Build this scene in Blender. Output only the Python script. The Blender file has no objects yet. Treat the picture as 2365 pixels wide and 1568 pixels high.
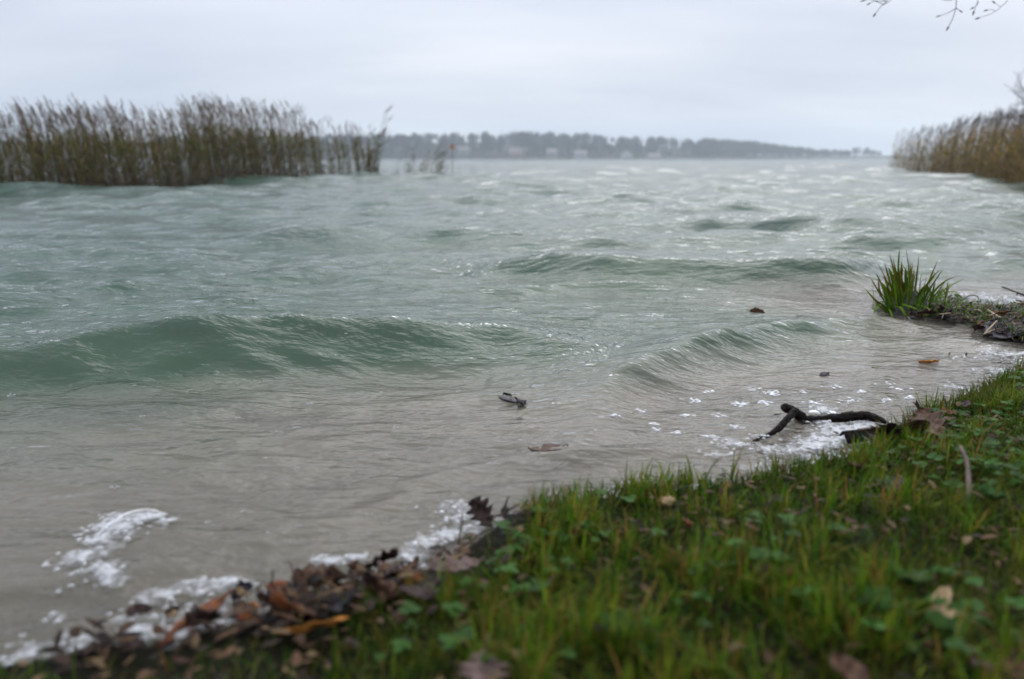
import bpy, math
import numpy as np
from mathutils import Vector, Matrix

R = math.radians
C = bpy.context.scene.collection
SC = bpy.context.scene

# ------------------------------------------------------------------ camera
CAM_H, PITCH, LENS = 0.65, R(12.87), 28.0
cd = bpy.data.cameras.new('camera')
cam = bpy.data.objects.new('camera', cd); C.objects.link(cam)
cam.location = (0, 0, CAM_H)
cam.rotation_euler = (math.pi/2 - PITCH, 0, 0)
cd.lens = LENS; cd.sensor_width = 36.0
cd.clip_start = 0.02; cd.clip_end = 6000
cd.dof.use_dof = True
cd.dof.focus_distance = 2.45
cd.dof.aperture_fstop = 2.0
cd.dof.aperture_blades = 9
SC.camera = cam

# ------------------------------------------------------------------ world (overcast)
SUN_EL, SUN_AZ = R(42), R(18)
w = bpy.data.worlds.new("World"); SC.world = w; w.use_nodes = True
nt = w.node_tree; nt.nodes.clear()
def N(t, typ, **kw):
    n = t.nodes.new(typ)
    for k, v in kw.items(): setattr(n, k, v)
    return n
wo = N(nt, 'ShaderNodeOutputWorld'); bg = N(nt, 'ShaderNodeBackground')
bg.inputs['Strength'].default_value = 0.1
sky = N(nt, 'ShaderNodeTexSky', sky_type='NISHITA', sun_disc=False)
sky.sun_elevation = SUN_EL; sky.sun_rotation = SUN_AZ; sky.dust_density = 4.0
tc = N(nt, 'ShaderNodeTexCoord')
sx = N(nt, 'ShaderNodeSeparateXYZ'); nt.links.new(tc.outputs['Generated'], sx.inputs[0])
mx = N(nt, 'ShaderNodeMath', operation='MAXIMUM'); mx.inputs[1].default_value = 0.0
nt.links.new(sx.outputs['Z'], mx.inputs[0])
ad = N(nt, 'ShaderNodeMath', operation='ADD'); ad.inputs[1].default_value = 0.22
nt.links.new(mx.outputs[0], ad.inputs[0])
dv = N(nt, 'ShaderNodeVectorMath', operation='DIVIDE')
cb = N(nt, 'ShaderNodeCombineXYZ')
for i in range(3): nt.links.new(ad.outputs[0], cb.inputs[i])
nt.links.new(tc.outputs['Generated'], dv.inputs[0]); nt.links.new(cb.outputs[0], dv.inputs[1])
mp = N(nt, 'ShaderNodeMapping'); mp.inputs['Scale'].default_value = (0.42, 0.9, 0.0)
mp.inputs['Location'].default_value = (0.35, 0.2, 0)
nt.links.new(dv.outputs[0], mp.inputs[0])
ns = N(nt, 'ShaderNodeTexNoise'); ns.inputs['Scale'].default_value = 1.0
ns.inputs['Detail'].default_value = 5; ns.inputs['Roughness'].default_value = 0.45
nt.links.new(mp.outputs[0], ns.inputs['Vector'])
cr = N(nt, 'ShaderNodeValToRGB')
cr.color_ramp.elements[0].position = 0.36; cr.color_ramp.elements[0].color = (0.50, 0.56, 0.69, 1)
cr.color_ramp.elements[1].position = 0.62; cr.color_ramp.elements[1].color = (0.76, 0.80, 0.89, 1)
nt.links.new(ns.outputs['Fac'], cr.inputs[0])
sc10 = N(nt, 'ShaderNodeVectorMath', operation='SCALE'); sc10.inputs['Scale'].default_value = 12.2
nt.links.new(cr.outputs[0], sc10.inputs[0])
zen = N(nt, 'ShaderNodeMapRange'); zen.inputs[1].default_value = 0.12; zen.inputs[2].default_value = 1.0   # overcast sky: brighter overhead
zen.inputs[3].default_value = 11.2; zen.inputs[4].default_value = 25.0
nt.links.new(mx.outputs[0], zen.inputs[0]); nt.links.new(zen.outputs[0], sc10.inputs['Scale'])
mixw = N(nt, 'ShaderNodeMix', data_type='RGBA'); mixw.inputs[0].default_value = 0.92
nt.links.new(sky.outputs[0], mixw.inputs[6]); nt.links.new(sc10.outputs[0], mixw.inputs[7])
nt.links.new(mixw.outputs[2], bg.inputs['Color']); nt.links.new(bg.outputs[0], wo.inputs['Surface'])

# ------------------------------------------------------------------ soft sun behind cloud
sl = bpy.data.lights.new('sun', 'SUN'); sl.energy = 1.15; sl.angle = R(60); sl.color = (1, 0.97, 0.93)
so = bpy.data.objects.new('sun', sl); C.objects.link(so)
sv = Vector((math.sin(SUN_AZ)*math.cos(SUN_EL), math.cos(SUN_AZ)*math.cos(SUN_EL), math.sin(SUN_EL)))
so.rotation_euler = sv.to_track_quat('Z', 'Y').to_euler(); so.location = (0, 0, 30)

SC.view_settings.view_transform = 'Standard'; SC.view_settings.look = 'None'
SC.view_settings.exposure = 0.0; SC.view_settings.gamma = 1.0
SC.view_settings.use_curve_mapping = False
SC.render.engine = 'CYCLES'
SC.cycles.max_bounces = 8; SC.cycles.transparent_max_bounces = 12
SC.cycles.volume_bounces = 2

# ------------------------------------------------------------------ helpers
FP = LENS/36*2365                       # the ground spots below were measured on a 2365 px wide print
def spot(u, v, z=0.0):
    """point of the place at height z seen in direction (u, v)"""
    a, b = (u-1182.5)/FP, -(v-784)/FP
    dx, dy, dz = a, math.cos(PITCH)+b*math.sin(PITCH), -math.sin(PITCH)+b*math.cos(PITCH)
    t = (z-CAM_H)/dz
    return (dx*t, dy*t, z)
def spot_y(u, v, y):
    a, b = (u-1182.5)/FP, -(v-784)/FP
    dx, dy, dz = a, math.cos(PITCH)+b*math.sin(PITCH), -math.sin(PITCH)+b*math.cos(PITCH)
    t = y/dy
    return (dx*t, y, CAM_H+dz*t)

_rs = np.random.RandomState(5)
_tab = _rs.rand(256, 256)
def vnoise(x, y):
    xi, yi = np.floor(x).astype(int), np.floor(y).astype(int)
    fx, fy = x-xi, y-yi
    fx = fx*fx*(3-2*fx); fy = fy*fy*(3-2*fy)
    g = lambda i, j: _tab[i % 256, j % 256]
    return (g(xi, yi)*(1-fx)+g(xi+1, yi)*fx)*(1-fy)+(g(xi, yi+1)*(1-fx)+g(xi+1, yi+1)*fx)*fy
def fbm(x, y, o=4):
    s, a, t = 0, 1, 0
    for i in range(o):
        s = s+a*vnoise(x*2**i+17*i, y*2**i+31*i); t += a; a *= .5
    return s/t
def sstep(a, b, x):
    t = np.clip((x-a)/(b-a), 0, 1); return t*t*(3-2*t)

def big_mesh(name, V, Q=None, T=None, col=None, attrs=None, mat=None, smooth=True):
    me = bpy.data.meshes.new(name)
    V = np.asarray(V, dtype=np.float32)
    nq = 0 if Q is None else len(Q); ntr = 0 if T is None else len(T)
    me.vertices.add(len(V)); me.vertices.foreach_set('co', V.ravel())
    loops = []
    if nq: loops.append(np.asarray(Q, dtype=np.int32).ravel())
    if ntr: loops.append(np.asarray(T, dtype=np.int32).ravel())
    li = np.concatenate(loops)
    me.loops.add(len(li)); me.loops.foreach_set('vertex_index', li)
    tot = np.concatenate([np.full(nq, 4, np.int32), np.full(ntr, 3, np.int32)])
    st = np.concatenate([[0], np.cumsum(tot)[:-1]]).astype(np.int32)
    me.polygons.add(nq+ntr); me.polygons.foreach_set('loop_start', st)
    try: me.polygons.foreach_set('loop_total', tot)
    except Exception: pass
    me.polygons.foreach_set('use_smooth', np.full(nq+ntr, smooth))
    if col is not None:
        a = me.attributes.new('tint', 'FLOAT_COLOR', 'POINT')
        c = np.ones((len(V), 4), np.float32); c[:, :3] = col
        a.data.foreach_set('color', c.ravel())
    for k, v in (attrs or {}).items():
        a = me.attributes.new(k, 'FLOAT', 'POINT'); a.data.foreach_set('value', np.asarray(v, np.float32))
    me.update(calc_edges=True); me.validate()
    if mat: me.materials.append(mat)
    return me
def link(name, me, parent=None, loc=None, rot=None):
    o = bpy.data.objects.new(name, me); C.objects.link(o)
    if parent: o.parent = parent
    if loc is not None: o.location = loc
    if rot is not None: o.rotation_euler = rot
    return o
def tag(o, label=None, cat=None, group=None, kind=None):
    if label: o['label'] = label
    if cat: o['category'] = cat
    if group: o['group'] = group
    if kind: o['kind'] = kind
    return o
def thing(name, label, cat, loc=(0, 0, 0), group=None, rot=None):
    return tag(link(name, None, None, loc, rot), label, cat, group)

def cat_arrays(parts):
    """join (V, Q, T, col) tuples"""
    Vs, Qs, Ts, Cs, n = [], [], [], [], 0
    for V, Q, T, c in parts:
        Vs.append(V); Cs.append(c if c is not None else np.ones((len(V), 3))*.5)
        if Q is not None and len(Q): Qs.append(np.asarray(Q)+n)
        if T is not None and len(T): Ts.append(np.asarray(T)+n)
        n += len(V)
    return (np.concatenate(Vs), np.concatenate(Qs) if Qs else None,
            np.concatenate(Ts) if Ts else None, np.concatenate(Cs))

def ribbons(base, az, th0, th1, L, W, nseg, col, prof=None, tw=None, tipcol=None, fold=0.0):
    """N tapering blades; th = angle from vertical at root / tip; returns V,Q,T,col"""
    base = np.asarray(base, float); n = len(base)
    az, th0, th1, L, W = [np.broadcast_to(np.asarray(a, float), (n,)) for a in (az, th0, th1, L, W)]
    if prof is None: prof = lambda s: np.where(s < .5, .75+.5*s, 1.0)*np.clip(1-s, 0, 1)**.55
    d = np.stack([np.cos(az), np.sin(az), np.zeros(n)], 1)
    tw = np.zeros(n) if tw is None else np.broadcast_to(np.asarray(tw, float), (n,))
    side = np.stack([-np.sin(az+tw), np.cos(az+tw), np.zeros(n)], 1)
    p = base.copy(); rows = []; cols = []
    col = np.broadcast_to(np.asarray(col, float), (n, 3))
    for i in range(nseg+1):
        s = i/nseg
        hw = (W*prof(np.array(s))*.5)[:, None]
        c = col if tipcol is None else col*(1-s**3)+np.broadcast_to(tipcol, (n, 3))*s**3
        if i < nseg:
            rows += [p-side*hw, p+side*hw]; cols += [c, c]
        else:
            rows += [p]; cols += [c]
        th = th0+(th1-th0)*(s+.5/nseg)
        p = p+(L/nseg)[:, None]*(d*np.sin(th)[:, None]+np.array([0, 0, 1])*np.cos(th)[:, None])
    k = 2*nseg+1
    V = np.stack(rows, 1).reshape(-1, 3); Cc = np.stack(cols, 1).reshape(-1, 3)
    o = (np.arange(n)*k)[:, None]
    q = np.array([[2*i, 2*i+1, 2*i+3, 2*i+2] for i in range(nseg-1)])
    Q = (o[:, :, None]+q[None]).reshape(-1, 4) if nseg > 1 else None
    T = o+np.array([[2*nseg-2, 2*nseg-1, 2*nseg]])
    return V, Q, T, Cc

def tube(pts, rad, sides=6, cap=True, rough=0.0, seed=0, col=(.5, .5, .5)):
    pts = np.asarray(pts, float); m = len(pts)
    rad = np.broadcast_to(np.asarray(rad, float), (m,)); rs = np.random.RandomState(seed)
    V = []; prev = None
    for i in range(m):
        t = pts[min(i+1, m-1)]-pts[max(i-1, 0)]; t = t/(np.linalg.norm(t)+1e-12)
        a = prev if prev is not None else (np.array([0, 0, 1.]) if abs(t[2]) < .9 else np.array([1., 0, 0]))
        x = a-t*np.dot(a, t); x /= np.linalg.norm(x)+1e-12; prev = x; y = np.cross(t, x)
        for k in range(sides):
            an = 2*math.pi*k/sides
            V.append(pts[i]+(x*math.cos(an)+y*math.sin(an))*rad[i]*(1+rough*(rs.rand()-.5)*2))
    Q = [[i*sides+k, i*sides+(k+1) % sides, (i+1)*sides+(k+1) % sides, (i+1)*sides+k] for i in range(m-1) for k in range(sides)]
    T = []
    if cap:
        V.append(pts[0]); V.append(pts[-1]); c0, c1 = len(V)-2, len(V)-1
        T += [[c0, (k+1) % sides, k] for k in range(sides)]
        T += [[c1, (m-1)*sides+k, (m-1)*sides+(k+1) % sides] for k in range(sides)]
    V = np.array(V)
    return V, np.array(Q), (np.array(T) if T else None), np.broadcast_to(np.asarray(col, float), (len(V), 3)).copy()
def resample(pts, n):
    pts = np.asarray(pts, float)
    d = np.r_[0, np.cumsum(np.linalg.norm(np.diff(pts[:, :3], axis=0), axis=1))]
    t = np.linspace(0, d[-1], n)
    out = np.stack([np.interp(t, d, pts[:, i]) for i in range(pts.shape[1])], 1)
    for _ in range(max(1, n//12)):
        out[1:-1] = .25*out[:-2]+.5*out[1:-1]+.25*out[2:]
    return out

# ------------------------------------------------------------------ materials
def mat_new(name):
    m = bpy.data.materials.new(name); m.use_nodes = True; t = m.node_tree; t.nodes.clear()
    return m, t, N(t, 'ShaderNodeOutputMaterial')
def noise(t, scale, detail=4, rough=.55, vec=None, mapping=None):
    n = N(t, 'ShaderNodeTexNoise'); n.inputs['Scale'].default_value = scale
    n.inputs['Detail'].default_value = detail; n.inputs['Roughness'].default_value = rough
    if vec is not None: t.links.new(vec, n.inputs['Vector'])
    return n
def ramp(t, fac, stops):
    r = N(t, 'ShaderNodeValToRGB'); e = r.color_ramp.elements
    while len(e) < len(stops): e.new(.5)
    for i, (p, c) in enumerate(stops):
        e[i].position = p; e[i].color = (*c, 1)
    t.links.new(fac, r.inputs[0]); return r
def plain(name, c0, c1, scale=30, rough=.6, bump=.3, bdist=.002, spec=.5):
    m, t, o = mat_new(name)
    p = N(t, 'ShaderNodeBsdfPrincipled'); tc = N(t, 'ShaderNodeTexCoord')
    n = noise(t, scale, 6, .6, tc.outputs['Object'])
    r = ramp(t, n.outputs['Fac'], [(.3, c0), (.7, c1)])
    t.links.new(r.outputs[0], p.inputs['Base Color']); p.inputs['Roughness'].default_value = rough
    p.inputs['Specular IOR Level'].default_value = spec
    b = N(t, 'ShaderNodeBump'); b.inputs['Strength'].default_value = bump; b.inputs['Distance'].default_value = bdist
    t.links.new(n.outputs['Fac'], b.inputs['Height']); t.links.new(b.outputs[0], p.inputs['Normal'])
    t.links.new(p.outputs[0], o.inputs[0]); return m
def tinted(name, rough=.5, trans=.3, nscale=60, spec=.12):
    """plant tissue: its own colour per blade, a little light let through"""
    m, t, o = mat_new(name)
    at = N(t, 'ShaderNodeAttribute', attribute_name='tint')
    tc = N(t, 'ShaderNodeTexCoord'); n = noise(t, nscale, 3, .5, tc.outputs['Object'])
    mr = N(t, 'ShaderNodeMapRange'); mr.inputs[1].default_value = .3; mr.inputs[2].default_value = .7
    mr.inputs[3].default_value = .75; mr.inputs[4].default_value = 1.25
    t.links.new(n.outputs['Fac'], mr.inputs[0])
    mu = N(t, 'ShaderNodeVectorMath', operation='SCALE')
    t.links.new(at.outputs['Color'], mu.inputs[0]); t.links.new(mr.outputs[0], mu.inputs['Scale'])
    p = N(t, 'ShaderNodeBsdfPrincipled'); p.inputs['Roughness'].default_value = rough
    p.inputs['Specular IOR Level'].default_value = spec
    t.links.new(mu.outputs[0], p.inputs['Base Color'])
    if trans > 0:
        tr = N(t, 'ShaderNodeBsdfTranslucent'); t.links.new(mu.outputs[0], tr.inputs['Color'])
        ms = N(t, 'ShaderNodeMixShader'); ms.inputs[0].default_value = trans
        t.links.new(p.outputs[0], ms.inputs[1]); t.links.new(tr.outputs[0], ms.inputs[2])
        t.links.new(ms.outputs[0], o.inputs[0])
    else: t.links.new(p.outputs[0], o.inputs[0])
    return m

M_grass = tinted('grass_blades', .42, .42, 90, .10)
M_reed = tinted('reed_tissue', .7, .25, 20, .06)
M_tree = tinted('far_foliage', .9, .0, .6, spec=.1)
M_litter = tinted('leaf_litter', .5, .1, 150, .05)
M_bark = plain('wet_bark', (.003, .0026, .0024), (.020, .014, .011), 110, .45, 1.0, .006, .07)
M_bark2 = plain('grey_bark', (.05, .042, .038), (.12, .10, .09), 20, .8, .8, .01)
M_twig = plain('twig_bark', (.035, .028, .028), (.08, .065, .06), 60, .6, .3, .002)
M_straw = plain('dry_straw', (.25, .17, .09), (.46, .36, .22), 120, .55, .2, .001)
M_wall = plain('house_plaster', (.27, .28, .28), (.36, .36, .36), 1.0, .8, .1, .01)
M_wall2 = plain('house_boards', (.38, .22, .18), (.45, .27, .22), 1.0, .8, .1, .01)
M_roof = plain('house_roof', (.16, .13, .13), (.26, .22, .21), 2, .8, .2, .02)
M_pane = plain('house_glass', (.02, .025, .03), (.04, .045, .05), 1, .1, 0, .01)
M_pole = plain('grey_stake', (.10, .09, .08), (.18, .16, .14), 20, .7, .3, .003)
M_orange = plain('orange_board', (.34, .15, .06), (.42, .20, .08), 20, .6, .1, .002)
def leaf_mat(name, c0, c1, rough=.38, trans=.12):
    m, t, o = mat_new(name)
    p = N(t, 'ShaderNodeBsdfPrincipled'); tc = N(t, 'ShaderNodeTexCoord')
    n = noise(t, 55, 6, .65, tc.outputs['Object'])
    wv = N(t, 'ShaderNodeTexWave', wave_type='BANDS', bands_direction='DIAGONAL')
    wv.inputs['Scale'].default_value = 28; wv.inputs['Distortion'].default_value = 2
    t.links.new(tc.outputs['Object'], wv.inputs['Vector'])
    mm = N(t, 'ShaderNodeMath', operation='MULTIPLY_ADD'); mm.inputs[1].default_value = .22; 
    t.links.new(wv.outputs['Fac'], mm.inputs[0]); t.links.new(n.outputs['Fac'], mm.inputs[2])
    r = ramp(t, mm.outputs[0], [(.35, c0), (.85, c1)])
    t.links.new(r.outputs[0], p.inputs['Base Color']); p.inputs['Roughness'].default_value = rough; p.inputs['Specular IOR Level'].default_value = .1
    b = N(t, 'ShaderNodeBump'); b.inputs['Strength'].default_value = .5; b.inputs['Distance'].default_value = .001
    t.links.new(mm.outputs[0], b.inputs['Height']); t.links.new(b.outputs[0], p.inputs['Normal'])
    tr = N(t, 'ShaderNodeBsdfTranslucent'); t.links.new(r.outputs[0], tr.inputs['Color'])
    ms = N(t, 'ShaderNodeMixShader'); ms.inputs[0].default_value = trans
    t.links.new(p.outputs[0], ms.inputs[1]); t.links.new(tr.outputs[0], ms.inputs[2])
    t.links.new(ms.outputs[0], o.inputs[0]); return m
LM = {'brown': leaf_mat('leaf_brown', (.038, .018, .011), (.115, .060, .036)),
      'dark': leaf_mat('leaf_dark', (.018, .011, .010), (.06, .036, .03)),
      'rust': leaf_mat('leaf_rust', (.09, .028, .012), (.22, .075, .025)),
      'orange': leaf_mat('leaf_orange', (.28, .10, .02), (.52, .22, .05)),
      'tan': leaf_mat('leaf_tan', (.26, .17, .09), (.48, .34, .19)),
      'mauve': leaf_mat('leaf_mauve', (.06, .038, .034), (.17, .11, .095)),
      'black': leaf_mat('leaf_black', (.008, .008, .010), (.025, .022, .024)),
      'slate': leaf_mat('leaf_slate', (.04, .035, .042), (.10, .085, .095), .3)}
def foam_mat():
    m, t, o = mat_new('foam'); p = N(t, 'ShaderNodeBsdfPrincipled')
    tc = N(t, 'ShaderNodeTexCoord')
    v = N(t, 'ShaderNodeTexVoronoi'); v.inputs['Scale'].default_value = 140
    t.links.new(tc.outputs['Object'], v.inputs['Vector'])
    n = noise(t, 45, 4, .6, tc.outputs['Object'])
    r = ramp(t, n.outputs['Fac'], [(.3, (.34, .335, .33)), (.7, (.52, .52, .52))])
    t.links.new(r.outputs[0], p.inputs['Base Color']); p.inputs['Roughness'].default_value = .5
    b = N(t, 'ShaderNodeBump'); b.inputs['Strength'].default_value = .7; b.inputs['Distance'].default_value = .003
    t.links.new(v.outputs['Distance'], b.inputs['Height']); t.links.new(b.outputs[0], p.inputs['Normal'])
    tr = N(t, 'ShaderNodeBsdfTransparent')
    ms = N(t, 'ShaderNodeMixShader')
    at = N(t, 'ShaderNodeAttribute', attribute_name='thick')
    n2 = noise(t, 75, 4, .7, tc.outputs['Object'])
    m1 = N(t, 'ShaderNodeMath', operation='MULTIPLY_ADD'); m1.inputs[1].default_value = 1.7; m1.inputs[2].default_value = -1.02; t.links.new(n2.outputs['Fac'], m1.inputs[0])
    m2 = N(t, 'ShaderNodeMath', operation='MULTIPLY_ADD', use_clamp=True); m2.inputs[1].default_value = 1.35
    t.links.new(at.outputs['Fac'], m2.inputs[0]); t.links.new(m1.outputs[0], m2.inputs[2])
    t.links.new(m2.outputs[0], ms.inputs[0])
    t.links.new(tr.outputs[0], ms.inputs[1]); t.links.new(p.outputs[0], ms.inputs[2])
    t.links.new(ms.outputs[0], o.inputs[0]); return m
M_foam = foam_mat()
def bubble_mat():
    m, t, o = mat_new('bubble_film')
    g = N(t, 'ShaderNodeBsdfGlossy'); g.inputs['Roughness'].default_value = .05
    d = N(t, 'ShaderNodeBsdfDiffuse'); d.inputs['Color'].default_value = (.75, .76, .77, 1)
    tr = N(t, 'ShaderNodeBsdfTransparent')
    lw = N(t, 'ShaderNodeLayerWeight'); lw.inputs['Blend'].default_value = .62
    a = N(t, 'ShaderNodeMixShader'); a.inputs[0].default_value = .5
    t.links.new(g.outputs[0], a.inputs[1]); t.links.new(d.outputs[0], a.inputs[2])
    ms = N(t, 'ShaderNodeMixShader'); t.links.new(lw.outputs['Facing'], ms.inputs[0])
    t.links.new(tr.outputs[0], ms.inputs[1]); t.links.new(a.outputs[0], ms.inputs[2])
    t.links.new(ms.outputs[0], o.inputs[0]); return m
M_bubble = bubble_mat()

# ------------------------------------------------------------------ the land: shoreline and heights
near = [spot(u, v) for u, v in [(-420, 1690), (-150, 1600), (0, 1548), (200, 1512), (400, 1482), (560, 1450), (700, 1415), (850, 1362),
        (1000, 1318), (1100, 1255), (1180, 1195), (1300, 1168), (1500, 1152), (1700, 1125), (1850, 1092), (1960, 1058),
        (2050, 1010), (2150, 958), (2240, 920), (2310, 880), (2420, 845), (2600, 822), (2600, 800), (2400, 795), (2290, 778),
        (2210, 750), (2130, 738), (2050, 728), (2010, 712), (2020, 696), (2130, 690), (2240, 700), (2330, 705), (2450, 700), (2700, 685)]]
shore = [(-60, -14), (-8, -2.0), (-2.6, -.25)]+[(p[0], p[1]) for p in near]+[(5.0, 4.4), (6.2, 6.5), (8.5, 10.5), (12.0, 15.5), (14.5, 20),
        (20, 33), (32, 50), (70, 100), (320, 500), (520, 900), (420, 880), (300, 790), (180, 690), (60, 630), (-120, 600), (-500, 585), (-1600, 600),
        (-1600, 1150), (2000, 1150), (2000, -60), (-60, -60)]
SH = np.array(shore)
def sdf(x, y):
    """distance to the shoreline, positive on land"""
    x, y = np.asarray(x, float), np.asarray(y, float)
    best = np.full(x.shape, 1e18); ins = np.zeros(x.shape, bool)
    for i in range(len(SH)):
        ax, ay = SH[i]; bx, by = SH[(i+1) % len(SH)]
        ex, ey = bx-ax, by-ay
        t = np.clip(((x-ax)*ex+(y-ay)*ey)/(ex*ex+ey*ey), 0, 1)
        best = np.minimum(best, (x-ax-t*ex)**2+(y-ay-t*ey)**2)
        if ay != by:
            c = ((ay > y) != (by > y)) & (x < ex*(y-ay)/ey+ax)
            ins ^= c
    return np.where(ins, 1, -1)*np.sqrt(best)
def ground_h(x, y, d=None):
    x, y = np.asarray(x, float), np.asarray(y, float)
    if d is None: d = sdf(x, y)
    flat = 1-.78*sstep(2.35, 2.7, y)*sstep(7, 4, y)          # the litter spit lies lower than the turf
    nearb = (.028*sstep(-.02, .05, d)+.05*sstep(.0, .45, d)+.03*sstep(.3, 1.2, d))*flat+.5*sstep(2, 40, d)
    lump = (fbm(x*9, y*9, 4)-.5)*.03*sstep(0, .12, d)*sstep(60, 10, np.hypot(x, y))
    hill = 11*sstep(5, 85, d)*sstep(300, 60, x)*sstep(450, 560, y)+2.5*sstep(5, 120, d)*sstep(450, 560, y)
    o = np.clip(-d, 0, None)
    bed = -(.012*sstep(0, .08, o)+(.085+.13*sstep(1.9, 3.0, y))*np.minimum(o, 1.4)+.17*np.clip(o-1.2, 0, 4)+.05*np.clip(o-5, 0, 14))
    bed = np.maximum(bed, -1.5)
    rip = (fbm(x*3+5, y*6, 3)-.5)*.03*sstep(.1, .6, o)*sstep(30, 6, np.hypot(x, y))
    return np.where(d > 0, nearb+lump+hill, bed+rip)

# ------------------------------------------------------------------ waves
# crest lines of the larger waves: (u, v, crest height); fs/bs = width of the steep front and long back
WAVES = [
 ([(-260, 870, .07), (0, 822, .09), (250, 778, .125), (450, 745, .15), (700, 737, .15), (950, 744, .125), (1150, 767, .075), (1300, 800, .045), (1430, 845, .0)], .17, .34),
 ([(1290, 1078, .0), (1350, 1010, .018), (1385, 940, .03), (1405, 880, .05), (1480, 828, .072), (1600, 788, .075), (1750, 754, .062), (1900, 741, .045), (2050, 738, .022), (2150, 738, 0)], .085, .26),
 ([(1070, 645, 0), (1150, 614, .06), (1220, 600, .10), (1290, 595, .12), (1400, 603, .115), (1550, 609, .10), (1680, 608, .105), (1800, 600, .13), (1900, 590, .155), (1950, 593, .14), (2010, 613, .06), (2090, 640, 0)], .17, .4),
 ([(1540, 508, 0), (1800, 516, .07), (1950, 520, .10), (2100, 518, .10), (2250, 511, .08), (2400, 512, .02)], .28, .6),
 ([(-150, 602, .05), (100, 588, .08), (300, 586, .095), (420, 597, .065), (560, 640, 0)], .2, .45),
 ([(520, 565, 0), (640, 542, .065), (740, 531, .09), (830, 541, .065), (910, 562, 0)], .2, .4),
 ([(900, 552, 0), (1000, 541, .07), (1130, 538, .085), (1250, 545, .07), (1330, 562, 0)], .2, .4),
 ([(1940, 488, 0), (2000, 478, .06), (2090, 478, .08), (2160, 492, 0)], .25, .5),
 ([(1390, 464, 0), (1480, 455, .09), (1560, 456, .10), (1630, 468, 0)], .3, .6),
 ([(1040, 472, 0), (1120, 461, .07), (1210, 470, 0)], .3, .6),
 ([(590, 650, 0), (720, 628, .04), (880, 638, .045), (1010, 668, 0)], .16, .35),
 ([(2230, 616, 0), (2310, 604, .05), (2480, 600, .06), (2600, 610, 0)], .16, .35),
 ([(-150, 720, .03), (100, 690, .05), (300, 668, .055), (480, 670, .04), (620, 700, 0)], .13, .35),
 ([(-60, 985, .0), (120, 960, .02), (330, 925, .03), (560, 905, .026), (800, 900, .012), (900, 905, 0)], .12, .22),
 ([(1000, 690, 0), (1150, 668, .03), (1400, 655, .035), (1700, 668, .03), (1850, 690, 0)], .13, .3),
]
CRESTS = []
for pts, fs, bs in WAVES:
    P = np.array([(*spot(u, v, a)[:2], a) for u, v, a in pts])
    n = 70; CRESTS.append((resample(np.c_[P[:, :2], np.zeros(len(P)), P[:, 2]], n)[:, [0, 1, 3]], fs, bs))
_rw = np.random.RandomState(11)
COMP = []
for i in range(72):
    lam = (.09*(3.2**(i/23.0)) if i < 24 else (.30*(5.5**((i-24)/35.0)) if i < 60 else 1.7*(3.2**((i-60)/11.0))))*_rw.uniform(.92, 1.08)
    ang = -math.pi/2+_rw.normal(0, .55 if i < 24 else .36)
    COMP.append((lam, ang, _rw.uniform(0, 6.283)))
def wave_h(x, y, d=None, rad_step=None):
    x, y = np.asarray(x, float), np.asarray(y, float)
    if d is None: d = sdf(x, y)
    o = np.clip(-d, 0, None); r = np.hypot(x, y)
    z = np.zeros(x.shape)
    deep = sstep(.15, 1.6, o)
    wx = x+.25*(fbm(x*.7, y*.7, 2)-.5); wy = y+.35*(fbm(x*.6+9, y*.6+3, 2)-.5)
    gust = .18+1.5*fbm(x*.45+3, y*.30+8, 3)
    for lam, ang, ph in COMP:
        k = 2*math.pi/lam
        s = .034 if lam < .3 else (.041 if lam < 1.7 else .036)
        amp = s/k
        fade = sstep(.017, .034, lam/np.maximum(r, .01))
        if lam > .45: fade = fade*deep
        else: fade = fade*((.75 if lam < .2 else .45)*(1-deep)+deep)
        if lam > .40: fade = fade*(.30+.70*sstep(3.0, 8.0, r))
        if lam > 1.7: fade = fade*sstep(5, 16, r)
        ph2 = k*(wx*math.cos(ang)+wy*math.sin(ang))+ph
        z = z+amp*fade*gust*np.sin(ph2+.55*np.cos(ph2))
    for P, fs, bs in CRESTS:
        m = (x > P[:, 0].min()-1.5) & (x < P[:, 0].max()+1.5) & (y > P[:, 1].min()-1.6) & (y < P[:, 1].max()+1.8)
        if not m.any(): continue
        xs, ys = x[m], y[m]; best = np.full(xs.shape, 1e9); am = np.zeros(xs.shape); sg = np.zeros(xs.shape)
        jit = (fbm(xs*3.1, ys*3.1, 3)-.5)*.10
        for j in range(len(P)):
            a, b = P[max(j-1, 0)], P[min(j+1, len(P)-1)]
            tx, ty = b[0]-a[0], b[1]-a[1]; q = math.hypot(tx, ty)+1e-9
            dd = (xs-P[j, 0])**2+(ys-P[j, 1])**2
            u = dd < best
            best = np.where(u, dd, best); am = np.where(u, P[j, 2], am)
            sg = np.where(u, ((xs-P[j, 0])*(-ty)+(ys-P[j, 1])*tx)/q, sg)   # + away from the camera
        dist = np.sqrt(best)*np.sign(sg)+jit*min(1, fs/.17)
        prof = np.where(dist < 0, np.exp(-np.abs(dist/fs)**1.45*1.15), np.exp(-np.abs(dist/bs)**1.25))
        tro = -.16*np.exp(-((dist+2.1*fs)/(.9*fs))**2)
        z[m] = z[m]*1.0+am*(prof+tro)
    # wash near the shore: low lips running along it
    lip = .006*np.exp(-((o-.16-.10*fbm(x*2, y*2, 2))/.03)**2)
    return z*sstep(.0, .25, o+.03)+lip
def on_water(u, v, off=0.0):
    z = 0.0
    for _ in range(6):
        p = spot(u, v, z); z = float(wave_h(np.array([p[0]]), np.array([p[1]]))[0])
    p = spot(u, v, z); return (p[0], p[1], z+off)
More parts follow.
